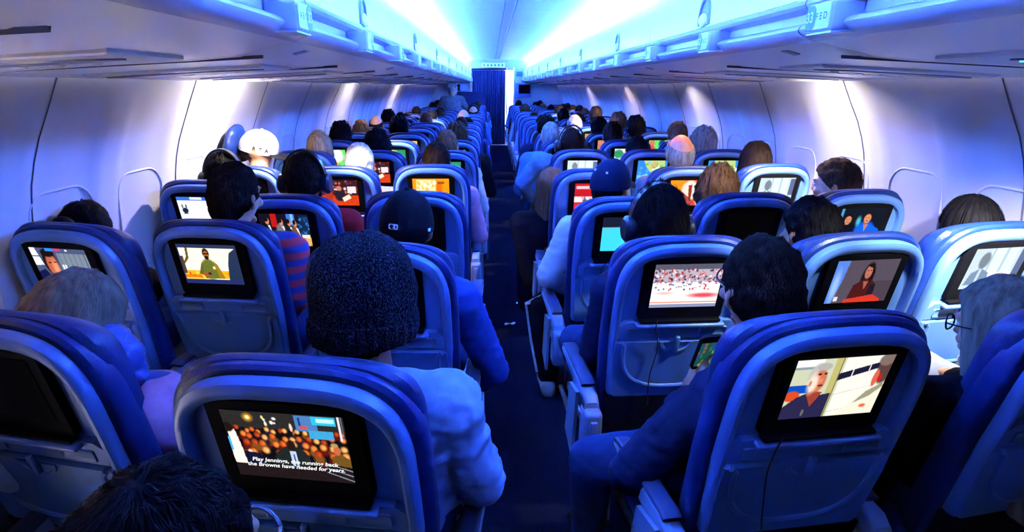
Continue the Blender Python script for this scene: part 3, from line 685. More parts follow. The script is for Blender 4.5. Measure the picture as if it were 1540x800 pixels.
mb.loft(lp, 0, True, False, True); vbox(mb, -.0075, .0075, .318, .372, .030, .042, .004)
ME_LATCH = mb.mesh('tray_latch', [M_TRAY])
# monitor
mb = MB(); mb.loft([[S(p, .534+q, n) for p, q in rrect(w, h, r, 4)] for w, h, r, n in ((.264, .216, .012, .0), (.264, .216, .012, .015), (.258, .210, .010, .019))], 0, True, False, True)
vbox(mb, -.127, .127, .420, .430, .010, .034, .004)
ME_MON = mb.mesh('monitor', [M_BEZEL])
SCR_C = (0.0, .546, .0205)
# bottom pocket, seat pan, legs, arms
mb = MB(); mb.loft([[S(u, v, n) for u, v in ((-.19, -.02), (.19, -.02), (.20, .125), (-.20, .125))] for n in (-.01, .02, .03)], 0, True, True, True)
ME_PCK = mb.mesh('literature_pocket', [M_POCKET])
mb = MB(); mb.box((0, .27, .415), (.45, .50, .13), 0, .04); ME_PAN = mb.mesh('seat_cushion', [M_LEATHER])
mb = MB(); mb.box((0, .24, .33), (.44, .46, .04), 0, .012)
ME_BASE = mb.mesh('seat_frame', [M_METAL])
def legm(s):
    mb = MB(); mb.tube([(s*.15, .36, .33), (s*.15, .38, .12), (s*.15, .40, .0)], [.022, .018, .026], 10); mb.tube([(s*.15, .05, .33), (s*.15, .02, .02)], [.018, .016], 10); mb.tube([(s*.15, -.0, .015), (s*.15, .44, .015)], .014, 8)
    return mb.mesh('leg', [M_METAL])
ME_LEG = [legm(-1), legm(1)]
def armm(s, aisle):
    x = s*.250
    mb = MB(); 
    mb.loft([[(x+p, y, z+q) for p, q in rrect(.050, h, .016, 4)] for y, z, h in ((-.075, .535, .05), (-.05, .545, .075), (.05, .56, .07), (.18, .57, .052), (.30, .572, .042), (.325, .57, .03))], 0, True, True, True)
    a = mb.mesh('armrest', [M_ARM])
    mb = MB(); mb.loft([[(x+p, y, z+q) for p, q in rrect(.052, h, .010, 3)] for y, z, h in ((-.02, .595, .012), (.0, .600, .018), (.28, .600, .018), (.31, .594, .012))], 0, True, True, True)
    b = mb.mesh('arm_pad', [M_ARMPAD])
    mb = MB()
    w = .062 if aisle else .05
    mb.box((x, -.07, .46), (w, .085, .16), 0, .016); mb.box((x, -.115, .47), (.024, .012, .085), 0, .005)
    if aisle: mb.loft([[(x+s*.030, y, z) for y, z in ((-.02, .57), (.09, .55), (.13, .34), (.02, .30))], [(x+s*.042, y, z) for y, z in ((-.02, .57), (.09, .55), (.13, .34), (.02, .30))]], 0, True, True, True)
    c = mb.mesh('arm_bracket', [M_ARM])
    return a, b, c
ARMS = {(s, a): armm(s, a) for s in (-1, 1) for a in (False, True)}
DARK = picture_mesh(Pic(6, 4, (.012, .012, .02)))

SEATS = {}
def make_seat(key, loc, yaw, label, group, screen, near=True, arms=(), caption=None):
    r = empty('airplane_seat', loc, yaw); tag(r, label, 'seat', group)
    link('back_cushion', ME_CUSH, r); link('headrest', ME_HEAD, r); link('back_shell', ME_SHELL, r)
    mon = link('monitor', ME_MON, r)
    s = link('screen', screen, mon); s.location = S(*SCR_C); s.rotation_euler = (REC, 0, 0)
    if near:
        link('monitor_shelf', ME_MID, r)
        tr = link('tray_table', ME_TRAY, r); link('tray_latch', ME_LATCH, tr)
        for m in ME_INS: link('inset_pad', m, r)
        link('literature_pocket', ME_PCK, r); link('seat_frame', ME_BASE, r)
        for m in ME_LEG: link('leg', m, r)
    link('seat_cushion', ME_PAN, r)
    for a in arms:
        A, B, C = ARMS[a]; o = link('armrest', A, r)
        if near: link('arm_pad', B, o)
        link('arm_bracket', C, o)
    if caption:
        for i, t in enumerate(caption):
            me = text_mesh(t, .0122, shear=.25, bold=.00025)
            me.transform(Matrix.Translation((0.004, -.0012, -.0325-.0120*i)) @ Matrix.Rotation(PI/2, 4, 'X'))
            c = link('caption', me, mon, emit('caption_white', (1, 1, 1), .75)); c.location = s.location; c.rotation_euler = s.rotation_euler
    SEATS[key] = r
    return r
TOP = Vector(S(0, .689, -.04))     # silhouette of the seat top in seat space
COLX = {'A': -1.47, 'B': -.975, 'C': -.48, 'D': .475, 'E': .97, 'F': 1.465}
MEAS = {(0, 'C'): (432, 535, -7), (0, 'D'): (1262, 467, 8), (0, 'B'): (-10, 466, -12), (0, 'E'): (1680, 448, 12),
        (1, 'C'): (566, 362, -3), (1, 'B'): (314, 328, -6), (1, 'A'): (70, 333, -10), (1, 'D'): (1034, 352, 4), (1, 'E'): (1300, 347, 8), (1, 'F'): (1500, 332, 10),
        (2, 'C'): (622, 286, -2), (2, 'B'): (428, 290, -4), (2, 'A'): (262, 269, -5), (2, 'D'): (944, 294, 3), (2, 'E'): (1128, 288, 3), (2, 'F'): (1296, 283, 6),
        (3, 'C'): (648, 246, 0), (3, 'B'): (510, 248, -2), (3, 'A'): (365, 248, -4), (3, 'D'): (893, 252, 2), (3, 'E'): (1035, 248, 2), (3, 'F'): (1168, 245, 4)}
NROW = 18
ROWD = {}
for r in range(NROW): ROWD[r] = 0.86+0.80*r
WIDE = {'A': 'window', 'B': 'middle', 'C': 'aisle', 'D': 'aisle', 'E': 'middle', 'F': 'window'}
SCREENS = {(0, 'A'): (None, 'nothing, past the edge'), (0, 'F'): (None, 'nothing, out past the edge'), (0, 'C'): (pic_crowd, 'a crowd scene with captions'), (0, 'D'): (pic_twomen, 'a grey-haired man in navy'), (0, 'B'): (None, 'nothing, its monitor black'), (0, 'E'): (None, 'nothing, at the edge'),
           (1, 'A'): (pic_portrait, 'a dark-haired man and player icons'), (1, 'B'): (pic_green, 'a man in a green shirt'), (1, 'C'): (pic_washed, 'a pale strip behind the knit hat'), (1, 'D'): (pic_court, 'a basketball game'), (1, 'E'): (pic_woman, 'a woman at a red table'), (1, 'F'): (pic_washed, 'a washed-out man in a suit'),
           (2, 'A'): (pic_game, 'a white cartoon game'), (2, 'B'): (pic_suits, 'seated men in suits'), (2, 'C'): (None, 'nothing behind the black cap'), (2, 'D'): (pic_cyan, 'a bright cyan shape'), (2, 'E'): (None, 'nothing, its monitor black'), (2, 'F'): (pic_friends, 'two men, one in blue'),
           (3, 'A'): (None, 'nothing behind a head'), (3, 'B'): (pic_talk, 'a red talk show set'), (3, 'C'): (pic_orange, 'an orange picture'), (3, 'D'): (pic_red, 'a red and white page'), (3, 'E'): (pic_fire, 'a fiery orange picture'), (3, 'F'): (pic_washed, 'a glaring white picture'),
           (4, 'A'): (pic_court, 'a small basketball game'), (4, 'B'): (pic_talk, 'a dim stage'), (4, 'D'): (pic_washed, 'a pale page'), (4, 'E'): (pic_map, 'a blue and green map'), (4, 'F'): (pic_map, 'a pale flight map')}
PICS = {}
RND = [picture_mesh(pic_rand(k)) for k in range(14)]
R = random.Random(11)
for r in range(NROW):
    for c in 'ABCDEF':
        yaw = 0
        if (r, c) in MEAS:
            px, py, yd = MEAS[(r, c)]; yaw = math.radians(yd)
            t = at_height(px, py, TOP.z)
            off = Matrix.Rotation(yaw, 3, 'Z') @ TOP
            loc = Vector((t.x-off.x, t.y-off.y, 0))
        else:
            loc = Vector((COLX[c], ROWD[r]-TOP.y+(0.08 if c in 'DEF' else 0), 0))
        lim = 1.54
        loc.x = max(-lim, min(lim, loc.x))
        side = 'left' if c in 'ABC' else 'right'
        cap = None
        if (r, c) in SCREENS:
            fn, desc = SCREENS[(r, c)]
            if fn is None: me = DARK
            else:
                if fn not in PICS: PICS[fn] = picture_mesh(fn(), boost=1.0)
                me = PICS[fn]
            if (r, c) == (0, 'C'): cap = ('Play Jennings, the running back', 'the Browns have needed for years.')
            label = '%s seat %s of the aisle, %s row, showing %s' % (WIDE[c], side, ORD[r], desc)
        else:
            me = DARK if R.random() < .3 else R.choice(RND)
            label = 'blue %s seat %s of the aisle in the %s row from the camera' % (WIDE[c], side, ORD[r])
        arms = {'A': [(-1, False), (1, False)], 'B': [(1, False)], 'C': [(1, True)], 'D': [(-1, True), (1, False)], 'E': [(1, False)], 'F': [(1, False)]}[c]
        if c in 'AF': arms = [a for a in arms if not (a[0] == (-1 if c == 'A' else 1))]
        make_seat((r, c), loc, yaw, label, 'airplane seats in rows', me, r < 6, arms, cap)
# ------------------------------------------------------------------ people
SKIN = {'light': (0.62, 0.36, 0.27), 'tan': (0.45, 0.25, 0.17), 'dark': (0.14, 0.07, 0.05), 'pink': (0.70, 0.40, 0.34)}
def skin(k): return mat('skin_'+k, tuple(x*y for x, y in zip(SKIN[k], (.62, .50, .34))), 0.5, var=0.1, scale=25, bump=0.05, bscale=300)
M_EYEW = mat('eye_white', (0.75, 0.75, 0.73), 0.2, var=0.02); M_IRIS = mat('iris', (0.06, 0.04, 0.03), 0.2)
def lip(k): return mat('lip_'+k, tuple(x*y for x, y in zip(SKIN[k], (0.85, 0.6, 0.62))), 0.4)
HAIRC = {'black': (0.006, 0.005, 0.006), 'darkbrown': (0.018, 0.010, 0.008), 'brown': (0.075, 0.040, 0.022), 'red': (0.42, 0.13, 0.03), 'auburn': (0.20, 0.085, 0.045), 'blond': (0.42, 0.29, 0.16), 'ashblond': (0.25, 0.18, 0.13), 'grey': (0.30, 0.29, 0.28), 'white': (0.72, 0.70, 0.70)}
def hairm(k): return mat('hair_'+k, tuple(x*.65 for x in HAIRC[k]), 0.55, var=0.5, scale=60, stretch=(1, 1, 0.15), bump=0.3, bscale=180, spec=0.03)
CLOTH = {'paleblue': (0.30, 0.42, 0.72), 'navy': (0.012, 0.020, 0.065), 'blue': (0.03, 0.075, 0.36), 'white': (0.62, 0.64, 0.70), 'black': (0.010, 0.010, 0.014), 'red': (0.50, 0.02, 0.025), 'grey': (0.20, 0.21, 0.25), 'lilac': (0.78, 0.34, 0.55), 'sky': (0.10, 0.26, 0.62), 'denim': (0.028, 0.06, 0.19), 'green': (0.05, 0.12, 0.08), 'pinkc': (0.55, 0.25, 0.35)}
def cloth(k, shiny=False): return mat('cloth_'+k+('_nylon' if shiny else ''), tuple(x*.62 for x in CLOTH[k]), 0.35 if shiny else 0.85, var=0.15, scale=22, bump=0.0 if shiny else 0.25, bscale=420, spec=0.5 if shiny else 0.04)
def striped():
    m = bpy.data.materials.new('cloth_red_navy_stripe'); m.use_nodes = True; nt = m.node_tree; b = nt.nodes['Principled BSDF']
    tc = nt.nodes.new('ShaderNodeTexCoord'); w = nt.nodes.new('ShaderNodeTexWave'); w.bands_direction = 'Z'; w.inputs['Scale'].default_value = 6.0; w.inputs['Distortion'].default_value = 0.4
    r = nt.nodes.new('ShaderNodeValToRGB'); r.color_ramp.interpolation = 'CONSTANT'; r.color_ramp.elements[0].color = (0.5, 0.02, 0.03, 1); r.color_ramp.elements[1].color = (0.02, 0.03, 0.16, 1); r.color_ramp.elements[1].position = 0.5
    nt.links.new(tc.outputs['Object'], w.inputs['Vector']); nt.links.new(w.outputs['Fac'], r.inputs[0]); nt.links.new(r.outputs[0], b.inputs['Base Color']); b.inputs['Roughness'].default_value = 0.9
    return m

def head_matrix(H, yaw=0, pitch=0, roll=0):
    return Matrix.Translation(H) @ Matrix.Rotation(math.radians(yaw), 4, 'Z') @ Matrix.Rotation(math.radians(-pitch), 4, 'X') @ Matrix.Rotation(math.radians(roll), 4, 'Y')

def add_head(mb, Mh):
    t = MB()
    seg, rings = 32, 22; loops = []
    for i in range(1, rings):
        th = PI*i/rings; lp = []
        for j in range(seg):
            a = 2*PI*j/seg
            x, y, z = math.sin(th)*math.sin(a), math.sin(th)*math.cos(a), math.cos(th)
            X, Y, Z = x*0.0755, y*0.096, z*0.117
            if z < 0:
                k = -z
                X *= 1-0.26*k**1.3
                if y < 0: Y *= 1-0.55*k
                else: Y *= 1-0.06*k
            if y > 0.2 and abs(x) < .75: Y *= 0.965
            lp.append((X, Y-0.004, Z))
        loops.append(lp)
    t.loft(loops, 0, True, True, True)
    t.ell((0, .086, -.022), (.013, .022, .014)); t.ell((0, .088, -.004), (.009, .013, .026)); t.ell((-.011, .084, -.026), (.008, .010, .008)); t.ell((.011, .084, -.026), (.008, .010, .008))
    t.ell((0, .070, -.098), (.026, .020, .018)); t.ell((0, .084, -.058), (.022, .010, .006)); t.ell((0, .083, -.067), (.019, .010, .007))
    t.ell((-.03, .080, .026), (.026, .012, .009)); t.ell((.03, .080, .026), (.026, .012, .009))
    for s in (-1, 1):
        t.ell((s*.031, .077, .008), (.0135, .0135, .0105)); t.ell((s*.045, .065, -.028), (.022, .018, .018))
        t.ell((s*.079, -.012, -.006), (.009, .021, .033), R=Matrix.Rotation(s*0.35, 3, 'Z')); t.ell((s*.076, -.004, -.032), (.008, .010, .012))
    mb.add([Mh @ Vector(p) for p in t.v], t.f)

def add_hand(mb, w, d, up, side, curl=0.5, spread=1.0):
    w = Vector(w); d = Vector(d).normalized(); up = Vector(up); up = (up-d*up.dot(d)).normalized(); lat = d.cross(up)*side
    R = Matrix((lat, d, up)).transposed()
    mb.ell(w+d*.052, (.040, .052, .017), 14, 10, R=R)
    mb.capsule(w-d*.01, w+d*.03, .026, .030)
    for k, (o, L) in enumerate(((-.030, .068), (-.0105, .078), (.0100, .073), (.029, .056))):
        a = w+d*(.092-.006*abs(k-1.3))+lat*o
        c1 = curl*0.7; c2 = curl*1.5; c3 = curl*2.2
        d1 = (d*math.cos(c1)-up*math.sin(c1)+lat*o*1.5*spread).normalized(); d2 = d*math.cos(c2)-up*math.sin(c2); d3 = d*math.cos(c3)-up*math.sin(c3)
        b = a+d1*L*.45; c = b+d2*L*.32; e = c+d3*L*.25
        mb.tube([a-d*.02, a, b, c, e], [.0095, .0095, .0088, .0080, .0066], 10); mb.ell(e, (.0066, .0066, .0066), 8, 6); mb.ell(b, (.0092, .0092, .0092), 8, 6)
    a = w+d*.030-lat*.030; b = a-lat*.022+d*.024-up*.010; c = b+d*.030-up*.006*(1+curl)+lat*.004; e = c+d*.020+lat*.010*curl-up*.008
    mb.tube([a, b, c, e], [.014, .0125, .0108, .0085], 10); mb.ell(e, (.0085, .0085, .0085), 8, 6)

def ring(c, ax, fw, rx, ry, n=20): return [c+ax*(rx*math.cos(2*PI*k/n))+fw*(ry*math.sin(2*PI*k/n)) for k in range(n)]

def joints(H, by=0, lean=0.0, broad=1.0, drop=.585):
    """a seated skeleton hanging from the head centre"""
    Rb = Matrix.Rotation(math.radians(by), 3, 'Z')
    q = lambda x, y, z: H+Rb @ Vector((x, y, z))
    J = dict(H=H, N=q(0, -.030, -.150), C=q(lean*.5, .02, -.32), P=q(lean, .08, -drop))
    for s, k in ((-1, 'L'), (1, 'R')):
        J['S'+k] = q(s*.180*broad, -.005, -.205); J['E'+k] = q(s*.245*broad, .02, -.46); J['W'+k] = q(s*.15, .24, -.50)
        J['I'+k] = q(lean+s*.095, .07, -drop); K = q(lean+s*.12, .48, -drop+.02); K.z = max(K.z, .53); J['K'+k] = K
        A = q(lean+s*.12, .50, 0); A.z = .105; J['A'+k] = A
    J['fw'] = Rb @ Vector((0, 1, 0)); J['ax'] = Rb @ Vector((1, 0, 0)); J['b'] = broad
    return J

def torso(mb, J, k=0.0, low=True):
    ax, fw, b = J['ax'], J['fw'], J['b']
    sh = (J['SL']+J['SR'])/2; sax = (J['SR']-J['SL']).normalized()
    P = J['P']; C = J['C']; N = J['N']
    L = []
    if low: L.append(ring(P+Vector((0, 0, -.085)), ax, fw, .12+k, .10+k)); L.append(ring(P, ax, fw, .165*b+k, .125+k))
    L.append(ring(P.lerp(C, .5), ax, fw, .150*b+k, .115+k)); L.append(ring(C, ax, fw, .168*b+k, .122+k)); L.append(ring(C.lerp(sh, .65), sax, fw, .172*b+k, .112+k)); L.append(ring(sh+Vector((0, 0, .015)), sax, fw, .150*b+k, .085+k)); L.append(ring(N+Vector((0, 0, -.01)), ax, fw, .070+k, .065+k))
    mb.loft(L, 0, True, True, True)
    for s in 'LR': mb.ell(J['S'+s], (.062*b+k, .062*b+k, .062*b+k)); mb.capsule(N+Vector((0, 0, -.03)), J['S'+s]+Vector((0, 0, .015)), .052+k, .050+k)

def build_body(J, Mh, voxel, hands, name):
    mb = MB(); add_head(mb, Mh); torso(mb, J)
    hb = Mh @ Vector((0, -.028, -.075))
    mb.capsule(J['N']+Vector((0, 0, -.02)), hb, .058, .054)
    for s, k in ((-1, 'L'), (1, 'R')):
        mb.capsule(J['S'+k], J['E'+k], .050, .042); mb.capsule(J['E'+k], J['W'+k], .041, .027)
        hd = hands.get(k)
        if hd: add_hand(mb, J['W'+k], hd[0], hd[1], s, hd[2])
        else: add_hand(mb, J['W'+k], (J['W'+k]-J['E'+k]), (0, 0, 1), s, .5)
        mb.capsule(J['I'+k], J['K'+k], .088, .060); mb.capsule(J['K'+k], J['A'+k], .058, .040)
        mb.capsule(J['A'+k]+Vector((0, 0, -.05)), J['A'+k]+J['fw']*.15+Vector((0, 0, -.07)), .040, .030)
    me = fuse(mb, voxel, 3); me.name = name
    inv = Mh.inverted(); ev = [Vector((s*.031, .0885, .008)) for s in (-1, 1)]
    mi = []
    for p in me.polygons:
        c = inv @ p.center; m = 0
        if c.y > .05 and c.length < .16:
            if abs(c.z+.062) < .009 and abs(c.x) < .022 and c.y > .078: m = 3
            for e in ev:
                d = math.hypot(c.x-e.x, (c.z-e.z)*1.5)
                if d < .012: m = 1
                if d < .006: m = 2
        mi.append(m)
    me.polygons.foreach_set('material_index', mi)
    return me

def build_shirt(J, voxel, wr=.006, seed=0, sleeves='LR', cuff=.92, k=.012, name='shirt'):
    mb = MB(); torso(mb, J, k)
    for s in sleeves:
        e = J['E'+s]; w = e.lerp(J['W'+s], cuff)
        mb.capsule(J['S'+s], e, .060+k*.6, .051+k*.6); mb.capsule(e, w, .051+k*.6, .036+k*.5)
    me = fuse(mb, voxel, 5, wr, 9.0, seed); me.name = name; return me

def build_trousers(J, voxel, wr=.005, seed=0):
    mb = MB(); k = .014
    mb.loft([ring(J['P']+Vector((0, 0, z)), J['ax'], J['fw'], r*J['b'], q) for z, r, q in ((-.10, .14, .115), (0, .182, .142), (.08, .172, .135))], 0, True, True, True)
    for s in 'LR':
        mb.capsule(J['I'+s], J['K'+s], .100, .072); mb.capsule(J['K'+s], J['A'+s], .072, .056)
    me = fuse(mb, voxel, 5, wr, 9.0, seed); me.name = 'trousers'; return me

def build_shoe(J, s, size=1.0):
    A = J['A'+s]; fw = J['fw']; mb = MB(); ax = J['ax']; z0 = A.z-.105
    c = Vector((A.x, A.y, z0))
    L = []
    for y, w, h, b in ((-.075, .020, .050, .006), (-.06, .036, .085, .0), (0, .041, .095, .0), (.05, .043, .078, .0), (.11, .047, .055, .0), (.165, .044, .045, .002), (.195, .025, .030, .006)):
        L.append([c+fw*y+ax*(w*math.cos(t))+Vector((0, 0, b+(h-b)*(0.5+0.5*math.copysign(abs(math.sin(t))**.6, math.sin(t))))) for t in [2*PI*k/18 for k in range(18)]])
    mb.loft(L, 0, True, True, True)
    return mb.mesh('shoe')

# hair: a scalp shell plus thousands of fine locks, in head space
def hair_mesh(style, n=2500, seed=0, wid=.0016):
    R = random.Random(seed)
    P = dict(short=(.085, .010, 0, .030), buzz=(.045, .003, 0, .008), messy=(.16, .022, 0, .055), long=(.12, .008, .40, .30), bob=(.15, .012, .14, .16), bald=(.05, .004, 0, .02), braids=(.10, .006, .04, .04), bun=(.09, .006, 0, .04))[style]
    th0, rough, drape, ln = P
    def thmax(az):
        b = math.radians(91.7-36.5*math.cos(az)-.25*math.cos(2*az))
        if style in ('bald',): b = math.radians(95-32*math.cos(az))
        return b
    def base(az, p, off=0.0):
        q = min(p, 1.0); th = q*thmax(az)
        t = th0*(1-.55*max(0, q-.55)/.45)
        if style in ('long', 'bob'): t = th0
        k = 1+t
        nz = mnoise.noise(Vector((math.sin(az)*math.sin(th)*5+seed, math.cos(az)*math.sin(th)*5, math.cos(th)*5)))
        if style == 'braids': nz = abs(math.sin(az*11))*1.4-.4
        x, y, z = .0775*k*math.sin(th)*math.sin(az), .099*k*math.sin(th)*math.cos(az)-.004, .119*k*math.cos(th)
        d = Vector((x, y, z)).normalized(); v = Vector((x, y, z))+d*(nz*rough+off)
        if p > 1:
            a = abs(((az+PI) % (2*PI))-PI); g = min(1, max(0, (a-(.62 if style == 'long' else .75))/.35)); g = g*g*(3-2*g)
            s = (p-1)*g
            v.z -= drape*s; v.x *= 1+.12*s-.30*max(0, s-.5); v.y += -.015*s
            v.x += .006*math.sin(az*9+s*5)*s
        return v
    mb = MB(); nA, nP = 56, 18
    p0 = .62 if style == 'bald' else 0.02
    pm = 2.0 if drape else 1.0; nD = 12 if drape else 0
    ps = [p0+(1-p0)*i/nP for i in range(nP+1)]+[1+(i+1)/12 for i in range(nD)]
    def B(az, p, off=0.0):
        if style == 'bald':
            a = abs(((az+PI) % (2*PI))-PI); lo = .62 if a > 1.15 else .62+.38*(1.15-a)/.5
            p = max(p, min(lo, .995))
        return base(az, p, off)
    outer = [[B(2*PI*j/nA, p) for j in range(nA)] for p in ps]
    inner = [[Vector(v)*1.0 for v in lp] for lp in outer]
    for i, lp in enumerate(inner):
        for j in range(nA):
            v = lp[j]; c = Vector((0, -.004, min(0, v.z*.9))) if ps[i] > 1 else Vector((0, -.004, 0))
            lp[j] = c+(v-c)*.90
    allp = outer+inner[::-1]
    mb.loft(allp, 0, True, style == 'bald' and False, False)
    if style != 'bald': mb.add([tuple(x) for x in outer[0]], [tuple(range(nA))])
    else: mb.loft([inner[0], outer[0]], 0, True)
    if style == 'bun': mb.ell((0, -.115, .055), (.042, .035, .040))
    for _ in range(n):
        az = R.uniform(0, 2*PI); a = abs(((az+PI) % (2*PI))-PI)
        p = p0+(.98-p0)*math.sqrt(R.random())
        if style == 'bald' and a < 1.0: continue
        dp = ln/.16*R.uniform(.6, 1.2) if not drape else R.uniform(.5, 1.9)
        pe = min(p+dp, 1.0+.12) if not drape else min(p+dp, 2.0)
        tw = R.uniform(-.25, .25)*(2.2 if style == 'messy' else 1.0)
        lift = R.uniform(.001, .006) if style not in ('messy',) else R.uniform(.002, .016)
        if style == 'buzz': lift = R.uniform(.0005, .003)
        pts = []; m = 5 if not drape else 9
        for k in range(m):
            f = k/(m-1); pts.append(B(az+tw*f*(.5 if drape else 1), p+(pe-p)*f, .0005+lift*math.sin(min(1, f*1.2)*PI*.6)))
        vs = []; 
        for k, q in enumerate(pts):
            t = (pts[min(k+1, m-1)]-pts[max(k-1, 0)]); nrm = Vector((q.x, q.y, q.z*.3 if q.z < 0 else q.z))
            s = t.cross(nrm); s = s.normalized() if s.length > 1e-9 else Vector((1, 0, 0))
            w = wid*(1-.75*(k/(m-1))**2)
            vs += [q-s*w, q+nrm.normalized()*w*.5, q+s*w]
        fs = []
        for k in range(m-1):
            fs += [(3*k, 3*k+1, 3*k+4, 3*k+3), (3*k+1, 3*k+2, 3*k+5, 3*k+4)]
        mb.add(vs, fs)
    me = bpy.data.meshes.new('hair_'+style); me.from_pydata([tuple(v) for v in mb.v], [], mb.f); me.shade_smooth(); return me
HAIRS = {}
def hair(style, near):
    k = (style, near)
    if k not in HAIRS: HAIRS[k] = hair_mesh(style, {2: 7000, 1: 1800, 0: 350}[near], len(HAIRS), {2: .0013, 1: .0022, 0: .0040}[near])
    return HAIRS[k]

# headwear
def beanie_mesh():
    mb = MB(); L = []; n = 96
    prof = [(.099, -.052), (.103, -.048), (.106, -.03), (.106, -.012), (.105, -.004), (.101, -.001), (.102, .012), (.104, .04), (.101, .075), (.092, .105), (.075, .130), (.052, .146), (.027, .154), (.010, .156)]
    for i, (r, z) in enumerate(prof):
        lp = []
        for k in range(n):
            a = 2*PI*k/n; rib = (.0026*math.sin(a*30) if i < 5 else .0014*math.sin(a*44))*(1 if i > 0 else .4); w = .006*mnoise.noise(Vector((math.cos(a)*2, math.sin(a)*2, z*16)))
            tilt = -.018*math.cos(a) if z < 0 else 0
            lp.append(((r+rib+w)*math.cos(a), (r*1.12+rib+w)*math.sin(a)-.004, z+.006*math.sin(3*a+z*30)*(.5 if z > .05 else .2)))
        L.append(lp)
    inner = [[(x*.94, y*.94, z) for x, y, z in L[0]]]
    mb.loft(inner+L, 0, True, False, True); return mb.mesh('beanie')
def beanie_mat():
    m = bpy.data.materials.new('marl_knit'); m.use_nodes = True; nt = m.node_tree; b = nt.nodes['Principled BSDF']; l = nt.links
    tc = nt.nodes.new('ShaderNodeTexCoord'); mp = nt.nodes.new('ShaderNodeMapping'); mp.inputs['Scale'].default_value = (1, 1, .7); l.new(tc.outputs['Object'], mp.inputs[0])
    v = nt.nodes.new('ShaderNodeTexVoronoi'); v.inputs['Scale'].default_value = 300; l.new(mp.outputs[0], v.inputs['Vector'])
    n = nt.nodes.new('ShaderNodeTexNoise'); n.inputs['Scale'].default_value = 330; n.inputs['Detail'].default_value = 2; l.new(mp.outputs[0], n.inputs['Vector'])
    r = nt.nodes.new('ShaderNodeValToRGB'); r.color_ramp.elements[0].position = .42; r.color_ramp.elements[0].color = (.0015, .002, .005, 1); r.color_ramp.elements[1].position = .68; r.color_ramp.elements[1].color = (.026, .034, .060, 1)
    l.new(n.outputs['Fac'], r.inputs[0]); l.new(r.outputs[0], b.inputs['Base Color']); b.inputs['Roughness'].default_value = .95; b.inputs['Specular IOR Level'].default_value = .03
    bp = nt.nodes.new('ShaderNodeBump'); bp.inputs['Strength'].default_value = 1.0; bp.inputs['Distance'].default_value = .004; l.new(v.outputs['Distance'], bp.inputs['Height']); l.new(bp.outputs[0], b.inputs['Normal'])
    return m
def cap_parts(root, Mh, mm, near=True):
    mb = MB(); n = 48; L = []
    for i in range(15):
        th = math.radians(96)*(1-i/15); lp = []
        for k in range(n):
            a = 2*PI*k/n; g = .0014*abs(math.cos(3*a))**.3
            lp.append(((.090+g)*math.sin(th)*math.cos(a), (.113+g)*math.sin(th)*math.sin(a)-.004, .010+.122*math.cos(th)+.012*math.sin(th)*max(0, math.sin(a))))
        L.append(lp)
    mb.loft([[(x*.95, y*.95, z) for x, y, z in L[0]]]+L, 0, True, False, True)
    c = link('cap', mb.mesh('cap'), root, mm); c.matrix_local = Mh
    mb = MB(); top = []; bot = []
    R1, R2 = [], []
    for k in range(17):
        a = PI*(.12+.76*k/16); x = .088*math.cos(a); y = .108*math.sin(a)
        R1.append((x, y-.004, .016-.9*x*x)); R2.append((x*1.0, y*.72+.105*(math.sin(a)**.5)+.01, .010-2.6*x*x))
    mb.loft([R1, R2], 0, False); mb.loft([[(x, y, z-.005) for x, y, z in R] for R in (R1, R2)], 0, False); mb.loft([R2, [(x, y, z-.005) for x, y, z in R2]], 0, False)
    b = link('brim', mb.mesh('brim'), c, mm)
    mb = MB(); mb.ell((0, -.004, .134), (.009, .009, .005)); link('button', mb.mesh('button'), c, mm)
    return c
def headphones(root, Mh, mm, r=.096):
    mb = MB(); pts = [Vector((r*math.cos(t), -.005, .004+(.139)*math.sin(t))) for t in [PI*k/24 for k in range(25)]]
    mb.loft([[p+Vector((0, dy, 0))+p.normalized()*dz for dy, dz in ((-.018, -.004), (.018, -.004), (.018, .007), (-.018, .007))] for p in pts], 0, True, True, True)
    h = link('headphones', mb.mesh('headphones'), root, mm); h.matrix_local = Mh
    for s in (-1, 1):
        mb = MB(); mb.tube([(s*.080, -.008, -.012), (s*.090, -.008, -.012), (s*.112, -.008, -.012), (s*.122, -.008, -.012)], [.040, .047, .047, .036], 20); link('ear_cup', mb.mesh('ear_cup'), h, mm)
    return h
def glasses(root, Mh, mm):
    mb = MB()
    for s in (-1, 1):
        mb.tube([(s*.034+.025*math.cos(t), .104-.004*abs(math.cos(t)), .006+.020*math.sin(t)) for t in [2*PI*k/20 for k in range(21)]], .0022, 6)
        mb.tube([(s*.059, .100, .008), (s*.079, .06, .010), (s*.083, .0, .008), (s*.082, -.015, -.006)], .0022, 6)
    mb.tube([(-.010, .104, .010), (0, .108, .013), (.010, .104, .010)], .002, 6)
    g = link('glasses', mb.mesh('glasses'), root, mm); g.matrix_local = Mh; return g

